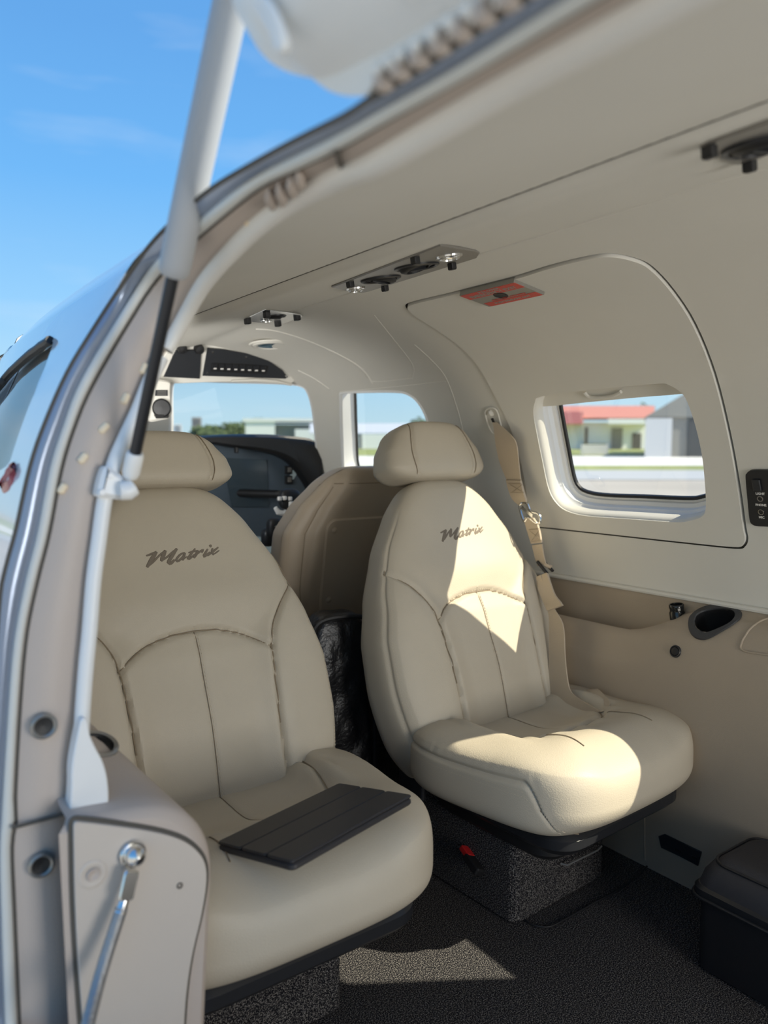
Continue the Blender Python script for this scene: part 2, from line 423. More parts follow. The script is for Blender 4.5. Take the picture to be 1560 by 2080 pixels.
WINPX = [(1086, 840), (1089, 815), (1103, 803), (1196, 790), (1336, 777), (1361, 780), (1386, 795), (1400, 818), (1416, 867), (1428, 922), (1434, 977), (1436, 1030), (1428, 1048), (1400, 1057), (1370, 1059), (1281, 1053), (1196, 1047), (1154, 1037), (1131, 1019), (1116, 990), (1103, 930), (1092, 875)]
win1 = secpoly(WINPX, 5)
win2 = [(y-.71, s) for y, s in win1]
SIDEPX = [(694, 812), (697, 801), (715, 799), (800, 798), (830, 804), (850, 822), (866, 856), (874, 905), (874, 950), (864, 968), (780, 970), (712, 968), (699, 955), (696, 900)]
side = secpoly(SIDEPX, 5)
WSPX = [(349, 800), (354, 780), (370, 775), (470, 778), (570, 781), (608, 785), (622, 796), (632, 830), (638, 880), (640, 920), (628, 938), (560, 940), (430, 940), (360, 940), (346, 925), (347, 860)]
ws = secpoly(WSPX, 5)
def mirror(poly):
    out = []
    for y, s in poly:
        x, z = secpt(s); out.append((y, nearest_s(-x, z)))
    return out
side_l, ws_l, win3 = [(y, s+.07) for y, s in mirror(side)], mirror(ws), [(y-1.95, s) for y, s in mirror(win1)]
win4 = [(y-1.65, s) for y, s in win1]
hole_h = scale2(hatch, .0050)
ceiling = patch('ceiling', liner_outline, [hole_h, win2, win4, side, ws, side_l, ws_l, win3], 'liner', res=.022, rows=[nearest_s(x, z) for x, z in ((-.012, 1.27), (-.10, 1.257), (-.155, 1.246), (-.182, 1.240), (-.197, 1.2405), (-.205, 1.2475), (-.210, 1.2515), (-.218, 1.2475), (-.24, 1.242))])
tag(ceiling, kind='structure')
# trim lines of the headliner
for nm, pts, r in (('seam', [(842, 700), (880, 735), (908, 772), (934, 848), (944, 900)], .0018), ('seam', [(690, 796), (780, 788), (850, 781), (905, 775)], .002),
                   ('seam', [(520, 668), (560, 672), (620, 690), (680, 716), (720, 738), (742, 757), (755, 778)], .0045),
                   ('seam', [(760, 640), (800, 690), (838, 740), (838, 765)], .0016), ('seam', [(605, 752), (640, 770), (668, 790)], .003), ('seam', [(738, 748), (755, 775), (838, 768)], .0016)):
    bead('seam', pts, r, 'liner', ceiling, r*.45)
link('panel_gap', *tube([shell(y, nearest_s(-.2105, 1.2515), -.0002) for y in [-1.2+.1*i for i in range(32)]], .0016, 8), 'linerdark', ceiling)
link('seam', *tube([shell(y, nearest_s(-.0, 1.276), -.0003) for y in [-1.2+.1*i for i in range(30)]], .0030, 8), 'liner', ceiling)
# outer skin
OUT = catmull([(.62, -.10), (.69, .2), (.715, .5), (.705, .75), (.655, .98), (.55, 1.17), (.38, 1.29), (.18, 1.345), (0, 1.355), (-.2, 1.33), (-.40, 1.265), (-.53, 1.208), (-.598, 1.166), (-.621, 1.118), (-.650, 1.069), (-.684, 1.009), (-.724, .881), (-.747, .76), (-.757, .63), (-.75, .4), (-.72, .15), (-.66, -.1)], 8)
def koY(Y):
    t = clamp((Y-1.0)/2.6, 0, .9999); return (1-t**2.2)**.5
OL = [0]
for a, b in zip(OUT, OUT[1:]): OL.append(OL[-1]+math.hypot(b[0]-a[0], b[1]-a[1]))
def outpt(Y, s, off=0.):
    s = clamp(s, 0, OL[-1]-1e-6); i = 0
    while OL[i+1] < s: i += 1
    t = (s-OL[i])/(OL[i+1]-OL[i]); a, b = V(OUT[i]), V(OUT[i+1]); p = a.lerp(b, t); d = (b-a).normalized(); n = V((d.y, -d.x)); p = p+n*off
    k = koY(Y); return V((p.x*k, Y, .74+(p.y-.74)*k))
def near_out(x, z):
    best = (9, 0)
    for i in range(len(OUT)-1):
        a, b = V(OUT[i]), V(OUT[i+1]); d = b-a; t = clamp((V((x, z))-a).dot(d)/d.length_squared); best = min(best, ((a+d*t-V((x, z))).length, OL[i]+(OL[i+1]-OL[i])*t))
    return best[1]
def out_of(P): k = koY(P.y); return P.y, near_out(P.x/k, .74+(P.z-.74)/k)
def onout(px, py):
    d = ray(px, py).normalized(); t = .2
    ins = lambda P: P.y < 3.55 and inpoly((P.x/koY(P.y), .74+(P.z-.74)/koY(P.y)), OUT)
    while t < 5 and not ins(CP+d*t): t += .01
    return out_of(CP+d*t)
def liner_hole(poly, g, g2=.05): return scale2([out_of(shell(y, s, .06)) for y, s in poly], g+g2)
dl = [out_of(p) for p in C0 if p.z > .3]
door_hole = dl + dens([dl[-1], (YEND, dl[-1][1]), (YEND, dl[0][1]), dl[0]], .05, False)[1:]
PILOTW = [(108, 694), (70, 722), (35, 752), (8, 780), (-25, 822), (-60, 880), (-80, 960), (-30, 960), (12, 950), (28, 915), (58, 832), (85, 765)]
pilotw = [onout(*p) for p in catmull(PILOTW, 4, True)]
hs = [liner_hole(q, .006) for q in (win1, win2, win4, win3)] + [liner_hole(side_l, .006, .02), pilotw, door_hole, liner_hole(ws_l, .006, .0)]
def outer_skin():
    v, f = cdt(dens([(-1.7, .0), (1.66, .0), (1.66, near_out(.1, 1.35)), (2.3, near_out(.02, 1.355)), (3.55, near_out(-.2, 1.33)), (3.55, OL[-1]), (-1.7, OL[-1])], .06), hs, .05)
    return link('wall_outside', [outpt(q.x, q.y) for q in v], f, 'paint')
skin = tag(outer_skin(), kind='structure')
sg = [outpt(*onout(*p), .003) for p in catmull([(107, 694), (70, 720), (35, 750), (8, 780), (-25, 822)], 4)]
link('window_seal', *tube(sg, .006, 8), 'black', skin)
v, f = cdt(pilotw, (), .06)
wl_ = tag(link('window_6', [outpt(q.x, q.y, -.004) for q in v], f, 'cabinglass'), kind='structure')
# red stroke painted below that window
rs = [outpt(*onout(*p), .001) for p in catmull([(33, 948), (22, 958), (8, 985), (14, 992), (28, 975), (33, 950)], 4)]
link('red_mark', *ribbon(rs, .012, V((0, .3, 1)), .0005), 'stripe', skin)

# jamb of the doorway
def strip(name, A, B, m, bulge=0., n=5, parent=None, a=0, b=None):
    loops = []
    for i in range(n):
        t = i/(n-1); loops.append([p.lerp(q, t) + ((CP-p).normalized()*bulge*math.sin(math.pi*t) if bulge else V()) for p, q in zip(A[a:b], B[a:b])])
    return link(name, *loft(loops, False), m, parent)
jt = tag(strip('trim_1', C2, C3, 'jamb', .010, 9), kind='structure')
strip('metal_band', C0, C1, 'band', .004, 5, jt)
gk = [p.lerp(q, .5) for p, q in zip(C1, C2)]
link('gasket', *tube(gk, [(p-q).length*.42+.001 for p, q in zip(C1, C2)], 10), 'gasket', jt)
link('gap', *tube([p.lerp(q, .05) for p, q in zip(C2, C3)], .0025, 6), 'linerdark', jt)
link('skin_edge', *tube(C0, .0022, 6), 'linerdark', jt)
def joint(px0, px1, yy, nm='joint'):
    pts = [onx(p, yy) if yy > -1 and p[1] < 700 else ony(p, YB-.012) for p in resample([(*px0, 0), (*px1, 0)], 6) for p in [(p[0], p[1])]]
    return link(nm, *tube(pts, .0022, 6), 'linerdark', jt)
joint((24, 1682), (143, 1650), -9)
pj = [onx((683, 303), XH2-.004).lerp(onx((695, 348), XH3-.004), i/5)+(CP-onx((690, 330), -.56)).normalized()*.010*math.sin(math.pi*i/5) for i in range(6)]
link('joint', *tube(pj, .002, 6), 'linerdark', jt)
# folds of the leather where the jamb turns
for a, b in (((545, 385), (556, 432)), ((566, 372), (577, 425)), ((590, 360), (596, 408)), ((606, 350), (612, 392))):
    pj = [onx(a, XH2).lerp(onx(b, XH3), i/6)+(CP-onx(a, -.56)).normalized()*(.011*math.sin(math.pi*i/6)) for i in range(7)]
    link('fold', *tube(pj, [.0006, .003, .0045, .005, .004, .0028, .0006], 8), 'jamb', jt)
# sun spots on the jamb, painted as raised pale dashes
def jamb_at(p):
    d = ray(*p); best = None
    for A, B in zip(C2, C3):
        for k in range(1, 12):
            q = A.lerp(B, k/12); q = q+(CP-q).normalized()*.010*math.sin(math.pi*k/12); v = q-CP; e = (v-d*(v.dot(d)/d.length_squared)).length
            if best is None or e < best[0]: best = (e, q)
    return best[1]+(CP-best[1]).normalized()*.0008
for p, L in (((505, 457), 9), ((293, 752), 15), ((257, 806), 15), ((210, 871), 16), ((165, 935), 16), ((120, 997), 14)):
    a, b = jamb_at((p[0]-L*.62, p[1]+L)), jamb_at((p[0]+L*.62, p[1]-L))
    link('jamb_sun_spot', *tube([a, a.lerp(b, .15), a.lerp(b, .85), b], [.0018, .0042, .0042, .0018], 10), 'sun_spot', jt)
# latch sockets
def socket(p, r, depth, parent, m1='brushed', m2='black', Y=YB-.012, n=V((0, -1, 0))):
    c = ony(p, Y); f_ = frame(c, n)
    a = link('socket_ring', *disk_ring([(r*1.0, -.003), (r*1.45, 0), (r*1.45, .003), (r*1.2, .0045), (r, .003), (r, -.006)], 28, f_), m1, parent)
    link('socket_hole', *disk_ring([(r*1.0, .0015), (r*.5, .0005), (.0001, 0)], 28, f_), m2, parent)
socket((88, 1474), .0095, .02, jt); socket((83, 1756), .0092, .02, jt)

# lower right sidewall: sheet lofted along Y, with a map pocket and an arm ledge
def sideprof(Y):
    a = smooth(.90, 1.10, Y); zl = lerp(.607, .545, a); xl = lerp(.600, .590, a); g = a
    pts = [(.640, .66), (.637, .632), (lerp(.628, .634, g), lerp(.620, .56, g)), (lerp(.620, .628, g), lerp(.615, zl-.035, g)), (lerp(.612, .612, g), lerp(.611, zl-.030, g)), (xl, zl), (xl-.018, zl-.018), (lerp(.562, .560, a), zl-.055), (.552, .49-.02*a), (.552, .40), (.560, .28), (.578, .14), (.600, .03), (.606, -.005)]
    return [(x, Y, z) for x, z in catmull(pts, 5)]
PN = len(sideprof(0))-1; TS = .82
def sideP(Y, u):
    pr = sideprof(Y); u = clamp(u/TS)*PN; i = min(PN-1, int(u)); return V(pr[i]).lerp(V(pr[i+1]), u-i)
def onside2(p):
    """(Y, u) where a line of sight meets the right sidewall"""
    d = ray(*p)
    for k in range(1200):
        P = CP+d*(.7+k*.0015)
        if P.z > .655: continue
        pr = sideprof(P.y); best = (9, 0, 0)
        for i in range(PN):
            a, b = pr[i], pr[i+1]
            if abs(a[2]-b[2]) > 1e-6 and min(a[2], b[2]) <= P.z <= max(a[2], b[2]):
                f = (a[2]-P.z)/(a[2]-b[2]); best = min(best, (a[0]+(b[0]-a[0])*f, i, f))
        if best[0] < P.x: return P.y, (best[1]+best[2])/PN*TS
    return P.y, TS
def onside(p): return sideP(*onside2(p))
CUPO = [(1399, 1263), (1403, 1252), (1423, 1236), (1454, 1227), (1485, 1230), (1505, 1241), (1508, 1252), (1500, 1263), (1474, 1280), (1441, 1298), (1423, 1300), (1407, 1292), (1399, 1276)]
CUPI = [(1412, 1263), (1418, 1250), (1436, 1242), (1467, 1238), (1489, 1242), (1494, 1252), (1485, 1265), (1463, 1276), (1436, 1285), (1423, 1281), (1414, 1273)]
cup_o = [onside2(p) for p in catmull(CUPO, 4, True)]; cup_i = [onside2(p) for p in catmull(CUPI, 4, True)]
v, f = cdt(dens([(-1.6, 0), (3.0, 0), (3.0, TS), (-1.6, TS)], .04), [resample([(*q, 0) for q in cup_i], 40, True)], .03)
wr = tag(link('wall_right', [sideP(q.x, q.y) for q in v], f, 'sidewall'), kind='structure')
# lip under the cream liner
link('liner_edge', *tube([shell(y, sC+.004, -.003) for y in [-1.5+.1*i for i in range(38)]], .006, 8), 'liner', ceiling)
# rounded access panel in the sidewall
def side_n(P):
    pr = sideprof(P.y); z = P.z; q = min(range(1, len(pr)-1), key=lambda i: (pr[i][0]-P.x)**2+(pr[i][2]-z)**2)
    t = V(pr[q+1])-V(pr[q-1]); n = V((t.z, 0, -t.x)); n.normalize(); return n if n.x < 0 else -n
pp = [onside(p) for p in catmull([(1640, 1215), (1580, 1248), (1545, 1262), (1522, 1280), (1506, 1308), (1512, 1322), (1560, 1330), (1640, 1342)], 5)]
link('panel_seam', *tube([p+side_n(p)*.0003 for p in pp], .0022, 8), 'sidewall', wr)
# floor
def rugged(x0, x1, y0, y1, nx, ny):
    vs = [V((lerp(x0, x1, i/nx), lerp(y0, y1, j/ny), 0)) for j in range(ny+1) for i in range(nx+1)]
    return vs, [(j*(nx+1)+i, j*(nx+1)+i+1, (j+1)*(nx+1)+i+1, (j+1)*(nx+1)+i) for j in range(ny) for i in range(nx)]
fl = tag(link('floor', *rugged(-.66, .64, -1.6, 3.0, 20, 60), 'carpet'), kind='structure')
# rear bulkhead
v, f = cdt(dens([(x, z) for x, z in SEC[::4]], .1), (), .12)
tag(link('wall_back', [V((q.x, -1.6, q.y)) for q in v], f, 'liner'), kind='structure')
# left wall: low sidewall with arm ledge forward of the door, and the wall behind the door
def leftprof(t):
    A = [(-.698, .576), (-.655, .573), (-.605, .566), (-.572, .547), (-.551, .517), (-.543, .480), (-.546, .42), (-.552, .33), (-.560, .2), (-.572, .06), (-.575, -.01)]
    B = [(-.69, .67), (-.665, .655), (-.648, .640), (-.634, .615), (-.628, .58), (-.625, .53), (-.622, .44), (-.62, .33), (-.62, .2), (-.62, .06), (-.62, -.01)]
    return [(lerp(a[0], b[0], t), lerp(a[1], b[1], t)) for a, b in zip(A, B)]
YA = .80
wlv = []
for y in [YA, YA+.004, YA+.012, .84, .9, .96, 1.02, 1.08, 1.15, 1.3, 1.6, 2.0, 2.5, 3.0]:
    t = smooth(.82, 1.12, y); pr = catmull(leftprof(t), 5); e = {YA: .010, YA+.004: .004}.get(y, 0)
    wlv.append([(x-e, y, z-e) for x, z in pr])
wlft = tag(link('wall_left', *loft(wlv, False), 'jamb'), kind='structure')
endp = [(x-.010, z-.010) for x, z in catmull(leftprof(0), 5)]+[(-.698, -.02)]
v, f = cdt(dens(endp, .02), (), .03)
link('end_face', [V((q.x, YA, q.y)) for q in v], f, 'jamb', wlft)
# pale recessed end panel with its dark gap
EP = [(145, 1690), (145, 1672), (149, 1663), (165, 1664), (202, 1668), (303, 1682), (363, 1698), (395, 1718), (415, 1745), (419, 1784), (407, 1858), (388, 1932), (375, 2020), (370, 2120), (168, 2120), (160, 2030), (148, 1851)]
ep = [ony(p, YA) for p in soft(EP, 2)]
def flatpanel(name, poly, Y0, Y1, m, parent, grow=0., bev=.004):
    o = [(p.x, p.z) for p in poly]; o = scale2(o, grow) if grow else o
    a = sum(o[i][0]*o[(i+1) % len(o)][1]-o[(i+1) % len(o)][0]*o[i][1] for i in range(len(o)))
    if a < 0: o = o[::-1]
    return link(name, *slab(o, Y0-Y1, bev, Matrix(((1, 0, 0, 0), (0, 0, -1, Y0), (0, 1, 0, 0), (0, 0, 0, 1)))), m, parent)
flatpanel('panel_gap', ep, YA+.001, YA-.0012, 'linerdark', wlft, .0035, .0004)
epn = flatpanel('end_panel', ep, YA+.001, YA-.006, 'jamb2', wlft, -.001, .0008)
def dimple(p, r, parent, m, Y, nm):
    return link(nm, *disk_ring([(r*1.25, .0), (r*1.1, .0012), (r*.9, .001), (r*.55, -.0006), (.0001, -.001)], 28, frame(ony(p, Y), V((0, -1, 0)))), m, parent)
dimple((188, 1776), .012, epn, 'jamb2', YA-.0062, 'recess'); dimple((190, 1777), .0055, epn, 'jamb', YA-.0078, 'recess_plug')
dimple((365, 1799), .0028, epn, 'linerdark', YA-.0065, 'screw_hole')
# behind the door: wall down to the floor
link('rear_panel', *loft([[(x, y, z) for x, z in SEC[-72:]] for y in (-1.6, -1.0, YEND)], False), 'sidewall', wlft)
link('sill', *box((-.62, .22, -.01), (.16, 1.3, .03), .006), 'band', wlft)
# =================================================================== WINDOWS AND EXIT HATCH
def window_parts(parent, poly, lined='liner', lip=True):
    """reveal, white frame, black seal and pane of a cabin window, stepping outwards"""
    L = lambda g, o: [shell(y, s, o) for y, s in scale2(poly, -g)]
    if lip: link('reveal', *loft([L(-.004, .0), L(.000, -.002), L(.003, .001), L(.006, .010), L(.008, .022)]), lined, parent)
    link('window_frame', *loft([L(.004, .014), L(.006, .030), L(.012, .036), L(.013, .050), L(.021, .053), L(.022, .060), L(.030, .062)]), 'white', parent)
    link('window_seal', *loft([L(.026, .0605), L(.029, .057), L(.033, .060), L(.034, .066)]), 'black', parent)
    v, f = cdt(scale2(poly, -.028), (), .05)
    return link('pane', [shell(q.x, q.y, .064) for q in v], f, 'cabinglass', parent)
hc = shell(1.2, nearest_s(.5, 1.03))
ht = thing('exit_hatch', hc, 'cream emergency exit hatch with rounded outline set in the right cabin wall', 'hatch')
hb = (lambda q: 0)
v, f = cdt(hatch, [win1], .018)
nn = [(shell(q.x, q.y, -.01)-shell(q.x, q.y, 0)).normalized() for q in v]
link('hatch_panel', *solid([shell(q.x, q.y, -.0045) for q in v], f, nn, .02), 'liner', ht)
link('hatch_gap', *loft([[shell(y, s, .002) for y, s in scale2(hatch, .0085)], [shell(y, s, .010) for y, s in scale2(hatch, .006)], [shell(y, s, .010) for y, s in scale2(hatch, -.006)]]), 'linerdark', ht)
window_parts(ht, win1)
# pulled-up shade with its finger grip
SH = [(1094, 812), (1104, 801), (1196, 789), (1336, 776), (1362, 779), (1392, 794), (1386, 799), (1300, 806), (1196, 816), (1098, 825)]
shp = secpoly(SH, 3)
def shifted(px, off, n=3, closed=True):
    """outline seen through the opening, moved onto a sheet 'off' behind the liner"""
    out = []
    for p in smoothpx(px, n, closed):
        y, s = onsec(*p); q = shell(y, s)
        for _ in range(6):
            nrm = (shell(y, s, .01)-shell(y, s)).normalized(); P = onplane(p, shell(y, s, off), nrm); k = kY(P.y); y, s = P.y, nearest_s((P.x-nrm.x*off)/k, ZC+((P.z-nrm.z*off)-ZC)/k)
        out.append((y, s))
    return out
shs = shifted(SH, .024)
v, f = cdt(shs, (), .03); nn = [(shell(q.x, q.y, -.01)-shell(q.x, q.y, 0)).normalized() for q in v]
shd = link('window_shade', *solid([shell(q.x, q.y, .022) for q in v], f, nn, .006), 'liner', ht)
gp = shifted([(1188, 797), (1198, 806), (1220, 807), (1245, 804), (1262, 795)], .018, 4, False)
link('shade_grip', *tube([shell(y, s, .017) for y, s in gp], .004, 8), 'liner', shd)
# placard
pc = [onsec(*p) for p in ((935, 590), (1045, 562), (1100, 590), (995, 613))]
P4 = [shell(y, s, -.0065) for y, s in pc]
pcn = (P4[1]-P4[0]).cross(P4[3]-P4[0]).normalized()
if pcn.z > 0: pcn = -pcn
pu = (P4[1]-P4[0]).normalized(); pv = (P4[3]-P4[0]).normalized(); po = P4[0]; pw = (P4[1]-P4[0]).length; ph = (P4[3]-P4[0]).length
def pquad(a0, b0, a1, b1, h0, h1):
    q = []
    for h in (h0, h1):
        for a, b in ((a0, b0), (a1, b0), (a1, b1), (a0, b1)): q.append(po+pu*(a*pw)+pv*(b*ph)+pcn*h)
    return q, [(0, 1, 2, 3), (7, 6, 5, 4)]+[(i, (i+1) % 4, 4+(i+1) % 4, 4+i) for i in range(4)]
plc = link('placard', *pquad(0, 0, 1, 1, -.006, .004), 'placard', ht, False)
link('placard_print', *merge(pquad(0, .02, 1, .36, .0038, .0045), pquad(.05, .74, .98, .99, .0038, .0045)), 'redprint', plc, False)
hx_ = po+pu*pw*.5+pv*ph*.5+pcn*.0045
link('finger_hole', *disk_ring([(.0145, .0003), (.013, .001), (.0125, -.0002), (.0001, -.0004)], 24, frame(hx_, pcn)), 'black', plc)
def text_mesh(txt, size, bold=.0, shear=0., spacing=1., ext=.0002):
    c = bpy.data.curves.new('t', 'FONT'); c.body = txt; c.size = size; c.align_x = 'CENTER'; c.align_y = 'CENTER'; c.offset = bold; c.shear = shear; c.space_character = spacing; c.extrude = ext; c.resolution_u = 3
    o = bpy.data.objects.new('t', c); COL.objects.link(o); dg = bpy.context.evaluated_depsgraph_get(); me = bpy.data.meshes.new_from_object(o.evaluated_get(dg))
    g = [v.co.copy() for v in me.vertices], [tuple(p.vertices) for p in me.polygons]
    bpy.data.objects.remove(o); bpy.data.curves.remove(c); bpy.data.meshes.remove(me); return g
tf = lambda a, b: axes(po+pu*(a*pw)+pv*(b*ph)+pcn*.0047, pu, -pv, pcn)
link('placard_lettering', *merge(xf(text_mesh('EMERGENCY EXIT', .0150, .0003), tf(.5, .24)), xf(text_mesh('PULL COVER', .0095, .0002), tf(.5, .09))), 'placard', plc, False)
link('placard_lettering', *xf(text_mesh('REMOVE COVER - PULL HANDLE', .0060, .0001), tf(.55, .67)), 'redprint', plc, False)
link('placard_lettering', *xf(text_mesh('PUSH WINDOW OUT', .0095, .0002), tf(.52, .86)), 'placard', plc, False)

for i, (poly, nm) in enumerate(((win2, 'window_1'), (win4, 'window_2'), (win3, 'window_3'))):
    e = thing(nm, shell(*poly[0]), None, None); tag(e, kind='structure'); window_parts(e, poly)
for poly, nm, ko in ((side, 'window_4', 1), (side_l, 'window_5', .4)):
    e = thing(nm, shell(*poly[0]), None, None); tag(e, kind='structure')
    L = lambda g, o: [shell(y, s, o*ko) for y, s in scale2(poly, -g)]
    link('window_frame', *loft([L(-.010, 0), L(-.004, -.003), L(.002, .002), L(.003, .02), L(.006, .06)]), 'white', e)
    link('window_seal', *loft([L(.004, .055), L(.010, .054), L(.010, .062)]), 'black', e)
    v, f = cdt(scale2(poly, -.004), (), .06); link('pane', [shell(q.x, q.y, .058*ko) for q in v], f, 'cabinglass', e)
for poly, nm in ((ws, 'window_7'), (ws_l, 'window_8')):
    e = thing(nm, shell(*poly[0]), None, None); tag(e, kind='structure')
    L = lambda g, o: [shell(y, s, o) for y, s in scale2(poly, -g)]
    link('window_frame', *loft([L(-.008, 0), L(-.002, -.002), L(.002, .002), L(.003, .03)]), 'white', e)
    v, f = cdt(scale2(poly, -.004), (), .06); link('pane', [shell(q.x, q.y, .028) for q in v], f, 'cabinglass', e)

# =================================================================== PASSENGER SEATS
RECL = math.radians(17.0)
BACK0 = V((0, -.004, .252))                       # foot of the backrest in seat space
BX, BZ = V((1, 0, 0)), V((0, math.sin(RECL), math.cos(RECL)))
BY = V((0, math.cos(RECL), -math.sin(RECL)))      # out of the rear of the backrest
BH = .655
def pw_(tab, x):
    for (a, fa), (b, fb) in zip(tab, tab[1:]):
        if x <= b: return lerp(fa, fb, smooth(a, b, x)*.35+clamp((x-a)/(b-a))*.65) if x > a else fa
    return tab[-1][1]
HW = [(-.06, .222), (-.02, .260), (.07, .275), (.19, .283), (.29, .279), (.38, .257), (.48, .222), (.57, .184), (.62, .164), (.66, .150)]
SEAM_IN = [(-.05, .132), (.05, .132), (.18, .132), (.27, .137), (.32, .142), (.36, .155), (.40, .184), (.435, .220), (.455, .246)]
def segdist(p, pl):
    best = 9
    for a, b in zip(pl, pl[1:]):
        dx, dy = b[0]-a[0], b[1]-a[1]; t = clamp(((p[0]-a[0])*dx+(p[1]-a[1])*dy)/max(1e-12, dx*dx+dy*dy))
        best = min(best, math.hypot(a[0]+dx*t-p[0], a[1]+dy*t-p[1]))
    return best
seam_r = catmull([(x, z) for z, x in SEAM_IN], 4); seam_l = [(-x, z) for x, z in seam_r]
ARCH = catmull([(-.141, .318), (-.125, .333), (-.09, .354), (-.045, .366), (.0, .370), (.045, .366), (.09, .352), (.125, .332), (.141, .320)], 4)
CENTRE = [(.0, .370), (.002, .2), (.0, .02)]
def groove(d, w=.0042): return math.exp(-(d/w)**2)
def backfn(q):
    """superbox point (-1..1) -> backrest-local x, y (front negative), z"""
    z = lerp(-.06, BH, (q.z+1)/2); hw = pw_(HW, z); x = q.x*hw
    y = q.y*lerp(.086, .056, clamp(z/BH))
    if q.y < -.2:
        k = clamp((-q.y-.2)/.5); ax = abs(x); wi = pw_(SEAM_IN, z) if z < .455 else .25
        crown = (1-(x/hw)**2)
        f = 0.
        if z < .455:
            b = smooth(wi-.05, wi+.035, ax)*(1-smooth(.33, .455, z)*.8)
            f += -.022*b                                                  # side bolsters stand forward
        f += -.014*crown*(.6+.4*math.exp(-((z-.2)/.12)**2))
        if ax < wi and z < .38:
            f += -.008*smooth(.370, .32, z)
        d = min(segdist((x, z), seam_r), segdist((x, z), seam_l)); f += .009*groove(d, .005)
        da = segdist((x, z), ARCH); f += .009*groove(da, .0045)
        f += -.010*math.exp(-((z-.425)/.05)**2)*smooth(.24, .10, ax)      # roll above the arch
        dc = segdist((x, z), CENTRE); f += .003*groove(dc, .004)
        # puckers round the arch seam
        wv = math.sin(x*95+2*math.sin(z*40))*.5+noise.noise(V((x*30, z*12, 3)))
        f += .0016*wv*math.exp(-((z-.396+.6*ax*ax)/.022)**2)*smooth(.05, .14, ax)*smooth(.25, .2, ax)
        f += .0022*noise.noise(V((x*9, z*9, 1)))
        y += f*k
    else:
        ds = abs(q.y+.05); 
    if abs(q.x) > .80:                                                   # welt between front and side panel
        ax = abs(q.x)*0+1
        yy = y; g = groove(q.y+.52, .045); y += 0; x -= math.copysign(.0035*g*smooth(.8, .93, abs(q.x)), x)
    return V((x, y, z))
def headfn(q):
    z = lerp(0, .142, (q.z+1)/2); hw = pw_([(0, .146), (.03, .150), (.07, .140), (.105, .118), (.142, .096)], z)
    x = q.x*hw; y = q.y*lerp(.058, .046, z/.142)
    if q.y < -.2:
        k = clamp((-q.y-.2)/.5); f = -.010*(1-(q.x)**2)
        sx_ = lerp(.080, .066, smooth(.03, .142, z)) + .012*math.sin(z/.142*3.0)
        f += .004*groove(abs(abs(x)-sx_), .0035)
        f += .0016*noise.noise(V((x*12, z*12, 5)))
        y += f*k
    return V((x, y, z))
CY0, CY1 = -.425, .02
INS = catmull([(-.165, .02), (-.160, -.12), (-.13, -.225), (-.07, -.262), (0, -.272), (.07, -.262), (.13, -.225), (.160, -.12), (.165, .02)], 3)
def cushfn(q):
    t = (q.y+1)/2; hw = lerp(.246, .280, smooth(0, .8, t)); x = q.x*hw; y = lerp(CY0, CY1, t)
    z = q.z*.068+.312
    if q.z > 0:
        k = clamp(q.z/.6); ax = abs(x)
        rollf = math.exp(-((y+.335)/.085)**2); side_ = smooth(.10, .185, ax)
        f = .030*rollf + .020*side_*(1-rollf) - .020*(1-side_)*smooth(-.27, -.16, y)
        ins = INS if True else [( -.165, .02), (-.160, -.12), (-.13, -.225), (-.07, -.262), (0, -.272), (.07, -.262), (.13, -.225), (.160, -.12), (.165, .02)]
        d = segdist((x, y), ins); f -= .009*groove(d, .007)
        f += .0050*math.sin(ax*110+y*30+4*noise.noise(V((x*9, y*9, 4))))*math.exp(-((d-.018)/.018)**2)*(y < .0)*(.5+.5*noise.noise(V((x*14, y*14, 2))))
        f -= .003*groove(segdist((x, y), [(0, -.27), (0, .02)]), .004)
        f += .003*noise.noise(V((x*11, y*11, 9)))
        z += f*k
    # seam that separates the top cover from the side gusset; front seams run down the corners
    if q.z > -.9:
        zq = .40-1.5*smooth(.22, .0, t); g = groove(q.z-zq, .045)*smooth(.80, .95, abs(q.x)); x -= math.copysign(.006*g, x)
        pk = smooth(.78, .95, abs(q.x))*math.exp(-((q.z-zq-.18)/.16)**2); x -= math.copysign(.0020*pk*(math.sin(y*120+3*noise.noise(V((y*14, 0, 0))))*noise.noise(V((y*22, 1, 0)))*2), x)
    if q.y < -.6: y -= .012*(1-q.x**2)*smooth(.6, 1, -q.y)*(1-abs(q.z)**2); y += .020*smooth(0, -1, q.z)*smooth(.6, 1, -q.y)
    return V((x, y, z))
def seat_geo():
    g = {}
    b = superbox(1, 1, 1, 3.6, 132, backfn); Mb = axes(BACK0, BX, BY, BZ); g['backrest'] = xf(b, Mb)
    h = superbox(1, 1, 1, 4.2, 64, headfn); Mh = axes(BACK0+BZ*(BH-.006)+BY*.004, BX, BY, BZ); g['headrest'] = xf(h, Mh)
    g['cushion'] = superbox(1, 1, 1, 4.2, 104, cushfn)
    return g, Mb, Mh
SG, MB_, MH_ = seat_geo()
bvh = {k: BVHTree.FromPolygons([tuple(v) for v in g[0]], g[1]) for k, g in SG.items()}
def hit(part, o, d):
    r = bvh[part].ray_cast(o, d); return r[0], r[1]
def onback(x, z):
    p, n = hit('backrest', MB_ @ V((x, -.5, z)), BY); return (p, n) if p else (None, None)
